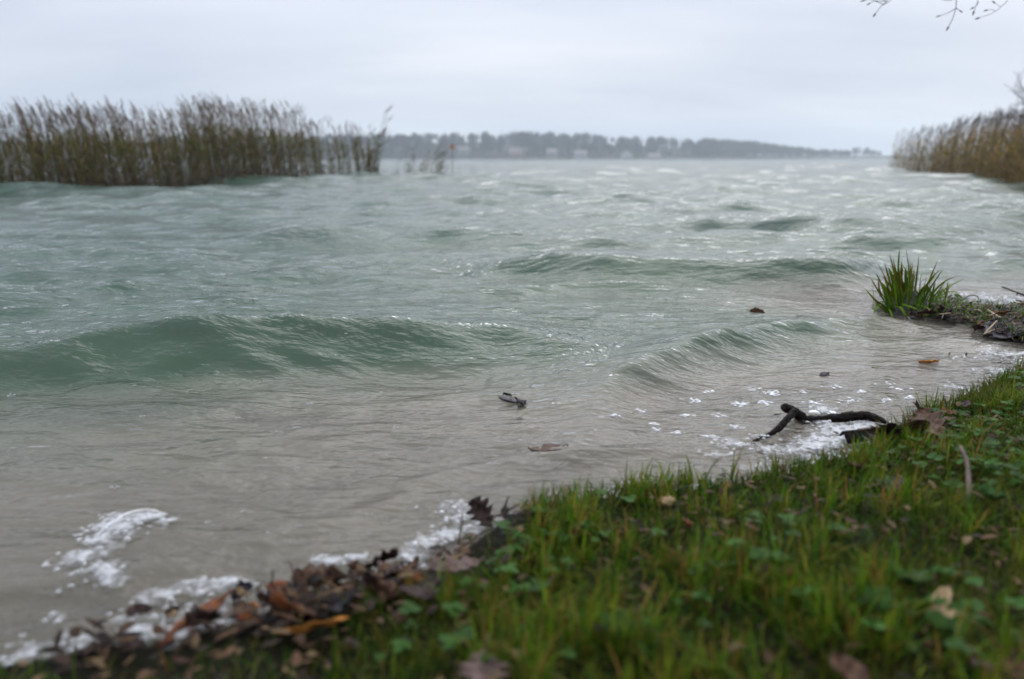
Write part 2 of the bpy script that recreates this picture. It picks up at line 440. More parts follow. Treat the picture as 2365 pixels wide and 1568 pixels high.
def on_land(u, v, off=0.0):
    z = 0.03
    for _ in range(6):
        p = spot(u, v, z); z = max(float(ground_h(np.array([p[0]]), np.array([p[1]]))[0]), 0)
    p = spot(u, v, z); return (p[0], p[1], z+off)

# ------------------------------------------------------------------ ground: one sheet out past the far shore
def axis(a, b, step, lo, hi, g=1.13):
    mid = list(np.arange(a, b, step)); s, p, L_ = step, a, []
    while p > lo: s *= g; p -= s; L_.append(p)
    s, p, H_ = step, mid[-1], []
    while p < hi: s *= g; p += s; H_.append(p)
    return np.array(L_[::-1]+mid+H_)
gx, gy = axis(-1.7, 3.0, .018, -1550, 1900), axis(.25, 4.0, .018, -60, 1080)
X, Y = np.meshgrid(gx, gy); D = sdf(X, Y); Z = ground_h(X, Y, D)
def grid_quads(ny, nx):
    i = np.arange(ny*nx).reshape(ny, nx)
    return np.stack([i[:-1, :-1], i[:-1, 1:], i[1:, 1:], i[1:, :-1]], -1).reshape(-1, 4)
def ground_mat():
    m, t, o = mat_new('shore_ground'); p = N(t, 'ShaderNodeBsdfPrincipled')
    ge = N(t, 'ShaderNodeNewGeometry'); sp = N(t, 'ShaderNodeSeparateXYZ'); t.links.new(ge.outputs['Position'], sp.inputs[0])
    n1 = noise(t, 35, 6, .6, ge.outputs['Position']); n2 = noise(t, 240, 3, .6, ge.outputs['Position']); n3 = noise(t, 4, 4, .6, ge.outputs['Position'])
    soil = ramp(t, n1.outputs['Fac'], [(.3, (.004, .0035, .002)), (.55, (.010, .009, .004)), (.75, (.012, .018, .004))])
    sand = ramp(t, n2.outputs['Fac'], [(.3, (.16, .135, .10)), (.7, (.28, .24, .19))])
    sand2 = N(t, 'ShaderNodeMix', data_type='RGBA', blend_type='MULTIPLY'); sand2.inputs[0].default_value = .5
    r3 = ramp(t, n3.outputs['Fac'], [(.38, (.42, .40, .37)), (.62, (1, 1, 1))])
    t.links.new(sand.outputs[0], sand2.inputs[6]); t.links.new(r3.outputs[0], sand2.inputs[7])
    ad = N(t, 'ShaderNodeMath', operation='MULTIPLY_ADD'); ad.inputs[1].default_value = .03
    t.links.new(n1.outputs['Fac'], ad.inputs[0]); t.links.new(sp.outputs['Z'], ad.inputs[2])
    mr = N(t, 'ShaderNodeMapRange'); mr.inputs[1].default_value = .012; mr.inputs[2].default_value = .028
    t.links.new(ad.outputs[0], mr.inputs[0])
    mx = N(t, 'ShaderNodeMix', data_type='RGBA'); t.links.new(mr.outputs[0], mx.inputs[0])
    t.links.new(sand2.outputs[2], mx.inputs[6]); t.links.new(soil.outputs[0], mx.inputs[7])
    t.links.new(mx.outputs[2], p.inputs['Base Color']); p.inputs['Roughness'].default_value = .6; p.inputs['Specular IOR Level'].default_value = .03
    b = N(t, 'ShaderNodeBump'); b.inputs['Strength'].default_value = .6; b.inputs['Distance'].default_value = .006
    t.links.new(n1.outputs['Fac'], b.inputs['Height']); t.links.new(b.outputs[0], p.inputs['Normal'])
    t.links.new(p.outputs[0], o.inputs[0]); return m
gm = big_mesh('ground', np.stack([X, Y, Z], -1).reshape(-1, 3), grid_quads(len(gy), len(gx)), mat=ground_mat())
tag(link('ground', gm), 'grassy lake bank, sandy lake bed and wooded far shore', kind='structure')

# ------------------------------------------------------------------ lake water
NR, NT = 960, 600
rr = .34*(1080/.34)**(np.linspace(0, 1, NR)**1.12)
tt = np.linspace(R(-66), R(66), NT)
RR, TT = np.meshgrid(rr, tt, indexing='ij')
X, Y = RR*np.sin(TT), RR*np.cos(TT)
D = sdf(X, Y); WZ = wave_h(X, Y, D); GZ = ground_h(X, Y, D)
dep = WZ-GZ
keep = (dep > -.06)
kq = keep[:-1, :-1] | keep[:-1, 1:] | keep[1:, 1:] | keep[1:, :-1]
Q = grid_quads(NR, NT)[kq.ravel()]
V = np.stack([X, Y, WZ], -1).reshape(-1, 3)
used = np.unique(Q); rem = np.full(len(V), -1); rem[used] = np.arange(len(used))
def water_mat():
    m, t, o = mat_new('lake_water')
    ge = N(t, 'ShaderNodeNewGeometry')
    def wav(scale, sx_, sy_, det, rot=0):
        mp = N(t, 'ShaderNodeMapping'); mp.inputs['Scale'].default_value = (sx_, sy_, 1); mp.inputs['Rotation'].default_value = (0, 0, rot)
        t.links.new(ge.outputs['Position'], mp.inputs[0]); return noise(t, scale, det, .6, mp.outputs[0])
    n0 = wav(1.0, 34, 75, 3, R(12)); n1 = wav(1.0, 8, 19, 3, R(-9)); n2 = wav(1.0, 2.2, 5.5, 4, R(6)); n3 = wav(1.0, .35, 1.1, 3, R(-4))
    cdn = N(t, 'ShaderNodeCameraData') if False else None
    b3 = N(t, 'ShaderNodeBump'); b3.inputs['Strength'].default_value = .55; b3.inputs['Distance'].default_value = .35
    t.links.new(n3.outputs['Fac'], b3.inputs['Height'])
    b2 = N(t, 'ShaderNodeBump'); b2.inputs['Strength'].default_value = .45; b2.inputs['Distance'].default_value = .06
    t.links.new(n2.outputs['Fac'], b2.inputs['Height']); t.links.new(b3.outputs[0], b2.inputs['Normal'])
    b1 = N(t, 'ShaderNodeBump'); b1.inputs['Strength'].default_value = .7; b1.inputs['Distance'].default_value = .026
    t.links.new(n1.outputs['Fac'], b1.inputs['Height']); t.links.new(b2.outputs[0], b1.inputs['Normal'])
    b0 = N(t, 'ShaderNodeBump'); b0.inputs['Strength'].default_value = .28; b0.inputs['Distance'].default_value = .004
    t.links.new(n0.outputs['Fac'], b0.inputs['Height']); t.links.new(b1.outputs[0], b0.inputs['Normal'])
    # the broad relief belongs to open water; the shallows only carry small ripples
    at = N(t, 'ShaderNodeAttribute', attribute_name='depth')
    op = N(t, 'ShaderNodeMapRange'); op.inputs[1].default_value = .35; op.inputs[2].default_value = 1.2; op.inputs[3].default_value = 0; op.inputs[4].default_value = .26
    t.links.new(at.outputs['Fac'], op.inputs[0]); t.links.new(op.outputs[0], b3.inputs['Strength'])
    op2 = N(t, 'ShaderNodeMapRange'); op2.inputs[1].default_value = .05; op2.inputs[2].default_value = .4; op2.inputs[3].default_value = .16; op2.inputs[4].default_value = .18
    t.links.new(at.outputs['Fac'], op2.inputs[0]); t.links.new(op2.outputs[0], b2.inputs['Strength'])
    nrm = b0.outputs[0]
    # turbid body: sand stirred up in the shallows, green suspension where the water is thick
    body = ramp(t, at.outputs['Fac'], [(.0, (.275, .240, .192)), (.06, (.258, .230, .182)), (.14, (.140, .152, .112)), (.21, (.052, .088, .055)), (1.0, (.053, .094, .070))])
    body.color_ramp.interpolation = 'EASE'
    silt = wav(1.0, 1.6, 3.4, 5, R(20))     # clouds of stirred silt
    rs_ = ramp(t, silt.outputs['Fac'], [(.32, (.74, .75, .74)), (.68, (1.16, 1.13, 1.08))])
    mu = N(t, 'ShaderNodeMix', data_type='RGBA', blend_type='MULTIPLY'); mu.inputs[0].default_value = 1.0
    t.links.new(body.outputs[0], mu.inputs[6]); t.links.new(rs_.outputs[0], mu.inputs[7])
    df = N(t, 'ShaderNodeBsdfDiffuse'); t.links.new(mu.outputs[2], df.inputs['Color'])
    tr = N(t, 'ShaderNodeBsdfTransparent'); tr.inputs['Color'].default_value = (.88, .9, .86, 1)
    ex = N(t, 'ShaderNodeMath', operation='MULTIPLY'); ex.inputs[1].default_value = -11.0; t.links.new(at.outputs['Fac'], ex.inputs[0])
    ee = N(t, 'ShaderNodeMath', operation='EXPONENT'); t.links.new(ex.outputs[0], ee.inputs[0])
    m1 = N(t, 'ShaderNodeMixShader'); t.links.new(ee.outputs[0], m1.inputs[0])
    t.links.new(df.outputs[0], m1.inputs[1]); t.links.new(tr.outputs[0], m1.inputs[2])
    gl = N(t, 'ShaderNodeBsdfGlossy'); gl.inputs['Roughness'].default_value = .07; t.links.new(nrm, gl.inputs['Normal'])
    fr = N(t, 'ShaderNodeFresnel'); fr.inputs['IOR'].default_value = 1.333; t.links.new(nrm, fr.inputs['Normal'])
    m2 = N(t, 'ShaderNodeMixShader'); t.links.new(fr.outputs[0], m2.inputs[0])
    t.links.new(m1.outputs[0], m2.inputs[1]); t.links.new(gl.outputs[0], m2.inputs[2])
    t.links.new(m2.outputs[0], o.inputs[0]); return m
wm = big_mesh('lake_water', V[used], rem[Q], attrs={'depth': np.clip(dep.ravel()[used], 0, 2)}, mat=water_mat())
tag(link('lake_water', wm), 'choppy green lake water turning sandy grey in the shallows', kind='structure')

# ------------------------------------------------------------------ far shore: wood, single trees, houses, reed belt
rf = np.random.RandomState(21)
def conifer_arrays(rs, h, wd):
    n = int(70*h/14); t = rs.rand(n)**.8; z = h*(.12+.88*t); rad = wd*(1-t)**.8*(.35+.65*rs.rand(n))
    a = rs.rand(n)*6.283; b = np.stack([np.zeros(n), np.zeros(n), z], 1)
    e = np.stack([rad*np.cos(a), rad*np.sin(a), z-rad*.35], 1); s = .13*wd+.25*rad
    side = np.stack([-np.sin(a)*s, np.cos(a)*s, np.zeros(n)], 1)
    V = np.stack([b+[0, 0, .8], e+side*.8, e-side*.8-[0, 0, .6]], 1).reshape(-1, 3)
    top = np.array([[0, 0, h*1.05], [.3, .2, h*.85], [-.3, -.2, h*.85]])
    V = np.r_[V, top]; T = np.arange(len(V)).reshape(-1, 3)
    g = np.array([.026, .036, .024])*rs.uniform(.8, 1.3); c = np.repeat(g*rs.uniform(.7, 1.35, (len(T), 1)), 3, 0)
    return V, None, T, c
def bare_arrays(rs, h, wd):
    n = 150; u = rs.normal(0, 1, (n, 3)); u /= np.linalg.norm(u, axis=1)[:, None]; q = rs.rand(n)**.4
    p = u*q[:, None]*[wd, wd, h*.36]+[0, 0, h*.62]
    a = u*np.array([.5, .5, .5])+[0, 0, .9]; a /= np.linalg.norm(a, axis=1)[:, None]
    L = rs.uniform(.7, 1.7, n)[:, None]; s = np.cross(a, rs.normal(0, 1, (n, 3))); s /= np.linalg.norm(s, axis=1)[:, None]
    V = np.stack([p-s*.35*L, p+s*.35*L, p+a*L*1.3], 1).reshape(-1, 3); T = np.arange(len(V)).reshape(-1, 3)
    g = np.array([.048, .047, .050])*rs.uniform(.75, 1.25); c = np.repeat(g*rs.uniform(.75, 1.25, (n, 1)), 3, 0)
    return V, None, T, c
def trunk_arrays(h, r):
    return tube([(0, 0, -1), (.1, .05, h*.35), (0, .1, h*.8)], [r, r*.7, r*.2], 5, col=(.06, .05, .045))
con_v = [conifer_arrays(rf, rf.uniform(12, 17), rf.uniform(2.0, 2.9)) for _ in range(6)]
bar_v = [bare_arrays(rf, rf.uniform(10, 14), rf.uniform(2.6, 3.8)) for _ in range(6)]
def placed(a, p, s, rz):
    V, Q_, T_, c = a; ca, sa = math.cos(rz), math.sin(rz)
    W_ = np.stack([V[:, 0]*ca-V[:, 1]*sa, V[:, 0]*sa+V[:, 1]*ca, V[:, 2]], 1)*s+np.asarray(p)
    return W_, Q_, T_, c
houses = [(858, 343, 8, 0), (1074, 336, 7, 0), (1191, 333, 10, 1), (1272, 336, 7, 0), (1337, 345, 9, 0), (1441, 342, 8, 2), (1503, 339, 9, 1)]
hs = []
for u, v, wd, st in houses:
    y = 626+(345-v)*1.6; x = (u-1182.5)/FP*y*math.cos(PITCH)*1.027
    hs.append((x, y, float(ground_h(np.array([x]), np.array([y]))[0]), wd, st))
def top_v(u):       # skyline of the wood as seen from the bank
    return np.interp(u, [500, 860, 1000, 1180, 1300, 1370, 1420, 1520, 1600, 1700, 1800, 1880, 1930, 1955, 1985, 2010, 2400],
                     [312, 309, 307, 304, 303, 309, 313, 314, 318, 322, 335, 343, 345, 337, 338, 347, 350])
parts = []; singles = []
for i in range(2100):
    u = rf.uniform(380, 2460) if rf.rand() < .6 else rf.uniform(1600, 2250); row = rf.rand()
    x0 = (u-1182.5)/FP*1.0
    ys = np.interp(x0*640, [-1600, -500, -120, 60, 180, 300, 420], [600, 585, 600, 630, 690, 790, 880])
    y = ys+8+row*75; x = x0*y
    if sdf(np.array([x]), np.array([y]))[0] < 4: continue
    if any(abs(x-h[0]) < h[3]*.5+2.5 and y < h[1]+6 for h in hs): continue
    g = float(ground_h(np.array([x]), np.array([y]))[0])
    zt = CAM_H+(364-top_v(u))/FP*y*1.0
    Hh = np.clip((zt-g)*rf.uniform(.62, 1.0), 5, 19)
    if row < .25: Hh *= .7
    pc = .55 if 1290 < u < 1560 else .3
    k = rf.randint(6)
    if rf.rand() < pc: arr, base_h, kd = con_v[k], con_v[k][0][:, 2].max(), 'con'
    else: arr, base_h, kd = bar_v[k], bar_v[k][0][:, 2].max(), 'bar'
    s = Hh/base_h
    if row > .62 and len(singles) < 110 and 700 < u < 2100 and rf.rand() < .5: singles.append((kd, k, (x, y, g), s, rf.rand()*6.28))
    else: parts.append(placed(arr, (x, y, g), s, rf.rand()*6.28))
V, Q, T, c = cat_arrays(parts)
tag(link('far_wood', big_mesh('far_wood', V, Q, T, c, mat=M_tree, smooth=False)), 'hazy wood covering the low hill across the lake', kind='stuff')
crown_me = {('con', k): big_mesh('crown', *con_v[k][:3], col=con_v[k][3], mat=M_tree, smooth=False) for k in range(6)}
crown_me.update({('bar', k): big_mesh('crown', *bar_v[k][:3], col=bar_v[k][3], mat=M_tree, smooth=False) for k in range(6)})
tv = trunk_arrays(13, .28); trunk_me = big_mesh('trunk', *tv[:3], col=tv[3], mat=M_tree)
for kd, k, p, s, rz in singles:
    if kd == 'con': t = thing('conifer', 'dark conifer standing up from the hazy far wood', 'tree', p, 'conifers on the far skyline')
    else: t = thing('bare_tree', 'bare grey brown tree in the hazy far wood', 'tree', p, 'bare trees on the far skyline')
    t.rotation_euler.z = rz; t.scale = (s, s, s)
    link('crown', crown_me[(kd, k)], t); link('trunk', trunk_me, t)
# houses
def box(x0, x1, y0, y1, z0, z1):
    V = np.array([(x, y, z) for x in (x0, x1) for y in (y0, y1) for z in (z0, z1)], float)
    Q = np.array([[0, 1, 3, 2], [4, 6, 7, 5], [0, 4, 5, 1], [2, 3, 7, 6], [0, 2, 6, 4], [1, 5, 7, 3]])
    return V, Q
hlab = ['pale house half hidden by the right end of the left reeds', 'small pale house just right of the orange marker stake', 'wide rusty pink house high in the far wood',
        'small white house between the two larger houses', 'brightest white house low in the far wood', 'white gabled house beside dark conifers', 'faint reddish house at the right of the row']
for (x, y, g, wd, st), lb in zip(hs, hlab):
    t = thing('house', lb, 'house', (x, y, g), 'houses in the wood across the lake')
    hh = 4.2 if st != 1 else 3.2; a = wd*.5; wmx = M_wall2 if st == 1 else M_wall
    v1, q1 = box(-a, a, 0, 6, -2, hh)
    link('wall', big_mesh('wall', v1, q1, mat=wmx, smooth=False), t)
    if st == 2:
        gv = np.array([(-a, 0, hh), (a, 0, hh), (0, 0, hh+3.0), (-a, 6, hh), (a, 6, hh), (0, 6, hh+3.0)])
        link('gable', big_mesh('gable', gv, None, np.array([[0, 1, 2], [3, 5, 4]]), mat=wmx, smooth=False), t)
        rv = np.array([(-a-.5, -.4, hh-.3), (0, -.4, hh+3.15), (0, 6.4, hh+3.15), (-a-.5, 6.4, hh-.3), (a+.5, -.4, hh-.3), (a+.5, 6.4, hh-.3)])
        rv = np.r_[rv, rv+[0, 0, .2]]
        rq = np.array([[0, 1, 2, 3], [1, 4, 5, 2], [6, 9, 8, 7], [7, 8, 11, 10], [0, 6, 7, 1], [1, 7, 10, 4]])
    else:
        rv = np.array([(-a-.4, -.5, hh-.2), (a+.4, -.5, hh-.2), (a+.4, 3, hh+2.2), (-a-.4, 3, hh+2.2), (a+.4, 6.5, hh-.2), (-a-.4, 6.5, hh-.2)])
        rv = np.r_[rv, rv+[0, 0, .2]]
        rq = np.array([[0, 1, 2, 3], [3, 2, 4, 5], [6, 9, 8, 7], [9, 11, 10, 8], [0, 6, 7, 1], [0, 3, 9, 6], [1, 7, 8, 2]])
    rf_o = link('roof', big_mesh('roof', rv, rq, mat=M_roof, smooth=False), t)
    cv, cq = box(a*.3, a*.3+.7, 3.4, 4.1, hh+1.0, hh+3.2); link('chimney', big_mesh('chimney', cv, cq, mat=M_roof, smooth=False), rf_o)
    for wx_ in (-.55*a, 0, .55*a):
        wv_, wq_ = box(wx_-.55, wx_+.55, -.06, -.02, 1.0, 2.5)
        link('window', big_mesh('window', wv_, wq_, mat=M_pane, smooth=False), t)
# reed belt along the far waterline
n = 5200; u = rf.uniform(300, 2400, n); x0 = (u-1182.5)/FP
ys = np.interp(x0*640, [-1600, -500, -120, 60, 180, 300, 420], [600, 585, 600, 630, 690, 790, 880])-rf.uniform(-3, 3, n)
cb_ = np.array([.20, .15, .085])*rf.uniform(.7, 1.2, (n, 1))
V, Q, T, c = ribbons(np.stack([x0*ys, ys, np.full(n, -.3)], 1), rf.rand(n)*6.28, .05, .3, rf.uniform(1.2, 2.6, n), rf.uniform(.4, .9, n), 1, cb_)
tag(link('far_reed_belt', big_mesh('far_reed_belt', V, Q, T, c, mat=M_tree, smooth=False)), 'thin tan reed belt along the far waterline', kind='stuff')

# ------------------------------------------------------------------ reeds
def reed_parts(rs, h, golden=False, sparse=False):
    """stalk, leaves, plume of one reed leaning towards +x, root at z = 0 (bed), h above the bed"""
    lean = rs.uniform(.05, .14)
    zs = np.linspace(0, 1, 6); px = lean*h*zs**1.8
    pts = np.stack([px, .02*h*np.sin(zs*2+rs.rand()*6)*zs, h*zs], 1)
    sc = np.array([.16, .112, .055])*rs.uniform(.4, 1.35) if not golden else np.array([.30, .20, .085])*rs.uniform(.6, 1.2)
    st = tube(pts, np.linspace(.0065, .003, 6), 3, cap=False, col=sc)
    nl = rs.randint(7, 11) if not sparse else rs.randint(4, 7)
    f = np.sort(rs.uniform(.26, .84, nl)); base = np.stack([np.interp(f, zs, pts[:, 0]), np.interp(f, zs, pts[:, 1]), f*h], 1)
    az = rs.normal(0, 1.1, nl)+np.where(rs.rand(nl) < .3, math.pi, 0)
    green = np.array([.105, .140, .024]); brown = np.array([.215, .142, .066]); gold = np.array([.42, .265, .060]); ol = np.array([.17, .150, .040])
    cols = []
    for q in f:
        r = rs.rand()
        if golden: c = gold if r < .4 else (brown*1.25 if r < .75 else ol)
        else:
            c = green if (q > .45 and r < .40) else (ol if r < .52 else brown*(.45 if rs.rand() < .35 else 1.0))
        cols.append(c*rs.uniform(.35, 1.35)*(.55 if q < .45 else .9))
    th0 = rs.uniform(.25, .6, nl); th1 = np.where(f < .5, rs.uniform(1.8, 2.9, nl), rs.uniform(1.0, 2.2, nl))
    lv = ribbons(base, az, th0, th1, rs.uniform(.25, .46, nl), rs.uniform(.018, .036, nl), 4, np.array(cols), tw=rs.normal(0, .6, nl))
    npl = 26; q = rs.rand(npl); tip = pts[-1]
    PL = rs.uniform(.20, .32)
    b = tip+np.stack([q*PL*.40, rs.normal(0, .006, npl), q*PL*.8-.03], 1)
    pc = (np.array([.125, .088, .058]) if not golden else np.array([.085, .060, .050]))*rs.uniform(.7, 1.35)
    pl = ribbons(b, rs.normal(.1, .9, npl), rs.uniform(.1, .5, npl), rs.uniform(.7, 1.5, npl), rs.uniform(.05, .10, npl)*(1.15-.7*q), rs.uniform(.008, .017, npl), 2, pc*rs.uniform(.7, 1.3, (npl, 1)))
    return st, lv, pl
rr_ = np.random.RandomState(77)
RV = [reed_parts(rr_, 2.5*rr_.uniform(.93, 1.07)) for _ in range(20)]
RG = [reed_parts(rr_, 2.5*rr_.uniform(.93, 1.07), golden=True) for _ in range(20)]
RSP = [reed_parts(rr_, 2.5*rr_.uniform(.93, 1.07), sparse=True) for _ in range(8)]
def reed_meshes(lst):
    return [[big_mesh(nm, *a[:3], col=a[3], mat=M_reed) for nm, a in zip(('stalk', 'leaf_blades', 'plume'), tr)] for tr in lst]
MRV, MRG, MRS = reed_meshes(RV[:8]), reed_meshes(RG[:8]), reed_meshes(RSP)
def reed_single(p, rz, s, meshes, label, group, fat=1.0):
    t = thing('reed', label, 'reed', p, group); t.rotation_euler.z = rz; t.scale = (s*fat, s*fat, s)
    for nm, me in zip(('stalk', 'leaf_blades', 'plume'), meshes):
        o = link(nm, me, t)
        if nm != 'stalk': o['kind'] = 'stuff'
def bed(x, y): return float(ground_h(np.array([x]), np.array([y]))[0])
# left stand: front line of the stand in the water, thinning to the right
fl_u = [-420, -200, 0, 200, 400, 560, 680, 760, 860]; fl_v = [463, 459, 454, 449, 441, 432, 424, 418, 414]
top_u = [-300, 0, 60, 130, 200, 300, 400, 500, 560, 640, 720, 780, 860]; top_l = [262, 258, 272, 240, 258, 246, 266, 236, 244, 240, 262, 288, 306]
mass = []; nsing = 0
LAB_L = 'tall dark reed standing in the water at the front of the left stand'
for i in range(3700):
    u = 872-1280*rr_.rand()**1.22
    dens = np.interp(u, [-400, 420, 600, 680, 760, 785, 805, 830, 850, 872], [1.1, .95, .72, .62, .50, .40, .30, .48, .48, .3])*(.50+.75*sstep(.2, .7, vnoise(np.array([u/24.]), np.array([1.5]))[0]) if u < 660 else .8)
    if rr_.rand() > dens: continue
    v0 = np.interp(u, fl_u, fl_v); p = spot(u, v0, 0); back = rr_.rand()**1.3*4.2*np.interp(u, [400, 860], [1, .5])
    f = (p[1]+back)/p[1]; x, y = p[0]*f, p[1]*f
    tv_ = np.interp(u, top_u, top_l)-16+44*(vnoise(np.array([u/19.]), np.array([7.5]))[0]-.4)+min(120, rr_.exponential(40))
    zt = spot_y(u, tv_, y)[2]
    zb = max(bed(x, y), -.7); s = np.clip((zt-zb)/2.72, .5, 1.35)
    rz = math.pi+rr_.normal(0, .55) if rr_.rand() < np.interp(u, [0, 500, 800], [.93, .72, .6]) else rr_.rand()*6.28
    if nsing < 150 and (back < .45 or u > 760) and rr_.rand() < .5:
        sec = 'far left part' if u < 190 else ('middle' if u < 470 else ('right half' if u < 700 else 'thin right end'))
        reed_single((x, y, zb), rz, s, MRV[rr_.randint(8)], ('tall' if tv_ < np.interp(u, top_u, top_l)+14 else 'shorter')+' dark reed at the water front, %s of the left stand' % sec, 'reeds at the front of the left stand, '+sec); nsing += 1
    else:
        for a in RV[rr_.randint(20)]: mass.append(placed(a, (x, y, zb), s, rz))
V, Q, T, c = cat_arrays(mass)
tag(link('reed_bed', big_mesh('reed_bed', V, Q, T, c, mat=M_reed)), 'dense stand of green and brown reeds in the water at left', kind='stuff')
# small separate tufts right of the stand
tuft = [(905, 416, 362), (932, 415, 338), (940, 415, 330), (958, 416, 358), (968, 415, 348), (972, 416, 352), (985, 416, 372), (994, 415, 334), (1000, 417, 322), (1004, 416, 345),
        (1010, 416, 340), (962, 416, 370), (948, 416, 366), (976, 414, 362), (1008, 417, 350), (1001, 415, 360), (836, 414, 318), (842, 414, 300), (850, 413, 330), (866, 413, 246), (858, 413, 300), (848, 414, 312)]
for u, v, tv_ in [(u+rr_.normal(0, 5)*k_, v, tv_+k_*abs(rr_.normal(0, 14))) for k_ in (0, 1, 1) for u, v, tv_ in tuft]:
    p = spot(u, v, 0); zb = max(bed(p[0], p[1]), -.7); zt = spot_y(u, tv_, p[1])[2]; s = (zt-zb)/2.72
    reed_single((p[0], p[1], zb), rr_.uniform(-.8, .8), s, MRV[rr_.randint(8)] if rr_.rand() < .7 else MRS[rr_.randint(8)],
                ('taller' if tv_ < 345 else 'short')+(' reed at the left end of the open tuft right of the left stand' if 890 < u < 975 else (' reed at the right end of the open tuft right of the left stand' if u >= 975 else ' reed in the thin clump at the right end of the left stand')), 'reeds in the small tufts right of the left stand', fat=1.9)
for u, v, tv_ in [(1028, 413, 385), (1034, 413, 378), (1058, 414, 380), (1089, 413, 378), (1096, 413, 382), (1022, 413, 388), (918, 414, 392), (884, 413, 388), (895, 413, 392)]:
    p = spot(u, v, 0); zt = spot_y(u, tv_, p[1])[2]; b = tube([(0, 0, -.6), (.01, 0, zt*.5), (.05*rr_.normal(), 0, zt)], [.006, .005, .003], 4, col=(.12, .10, .06))
    tag(link('reed_stub', big_mesh('reed_stub', *b[:3], col=b[3], mat=M_reed), None, (p[0], p[1], 0)), 'thin broken reed stalk alone in the open water', 'reed', 'broken stalks right of the small tuft')
# marker stake
p = spot(1046, 413, 0); zt = spot_y(1046, 337, p[1])[2]
t = thing('marker_stake', 'thin stake with small orange board standing in the lake', 'marker', (p[0], p[1], 0))
a = tube([(0, 0, -.8), (0, 0, zt)], .012, 6); link('pole', big_mesh('pole', *a[:3], mat=M_pole), t)
v1, q1 = box(-.055, .055, -.02, -.013, zt-.10, zt+.06); link('board', big_mesh('board', v1, q1, mat=M_orange, smooth=False), t)
# right stand
mass = []; nsing = 0
fr_u = [2055, 2090, 2130, 2180, 2240, 2300, 2365, 2500, 2700]; fr_v = [396, 402, 404, 408, 415, 428, 441, 455, 470]
tr_u = [2060, 2100, 2160, 2200, 2250, 2300, 2365, 2500]; tr_t = [330, 320, 318, 300, 285, 285, 270, 255]
LAB_R = 'dry golden reed at the water edge of the right stand'
for i in range(1800):
    u = 2048+480*rr_.rand()**.9
    dens = np.interp(u, [2045, 2080, 2120, 2160, 2250], [.25, .6, .7, 1, 1])
    if rr_.rand() > dens: continue
    v0 = np.interp(u, fr_u, fr_v); p = spot(u, v0, 0); back = rr_.rand()**1.2*7.0*np.interp(u, [2060, 2200], [.3, 1])
    f = (p[1]+back)/p[1]; x, y = p[0]*f, p[1]*f
    tv_ = np.interp(u, tr_u, tr_t)-30+min(90, rr_.exponential(30))
    zt = spot_y(u, tv_, y)[2]; zb = max(bed(x, y), -.7); s = np.clip((zt-zb)/2.72, .45, 1.3)
    rz = rr_.normal(0, .5)
    src = rr_.rand() < .85
    if nsing < 110 and back < .6 and rr_.rand() < .6:
        reed_single((x, y, zb), rz, s, (MRG if src else MRV)[rr_.randint(8)], ('dry golden' if src else 'green tinged')+' reed at the water edge of the right stand, '+('toward its thin tip' if u < 2160 else ('mid way along' if u < 2290 else 'beside the picture edge')), 'reeds at the front of the right stand'); nsing += 1
    else:
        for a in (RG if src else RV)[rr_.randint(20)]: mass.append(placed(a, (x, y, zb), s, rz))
V, Q, T, c = cat_arrays(mass)
tag(link('golden_reed_bed', big_mesh('golden_reed_bed', V, Q, T, c, mat=M_reed)), 'dense golden brown reed stand along the right shore', kind='stuff')
# lowest broken leaves hanging into the water in front of both stands
n = 900; u = np.where(rr_.rand(n) < .66, rr_.uniform(-300, 780, n), rr_.uniform(2110, 2480, n))
v = np.where(u < 1000, np.interp(u, fl_u, fl_v), np.interp(u, fr_u, fr_v)); bs_ = []
for uu, vv in zip(u, v):
    q = spot(uu, vv, 0); f = 1+rr_.rand()*2.5/q[1]; bs_.append((q[0]*f, q[1]*f, -.1))
left = (u < 1000)[:, None]; cc = np.where(left, np.array([.10, .075, .05]), np.array([.22, .145, .06]))*rr_.uniform(.5, 1.5, (n, 1))
V, Q, T, c = ribbons(np.array(bs_), rr_.rand(n)*6.28, rr_.uniform(0, .3, n), rr_.uniform(.1, 2.6, n), rr_.uniform(.4, 1.0, n), rr_.uniform(.015, .035, n), 4, cc)
tag(link('reed_litter', big_mesh('reed_litter', V, Q, T, c, mat=M_reed)), 'broken dead reed leaves tangled at the foot of the stands', kind='stuff')

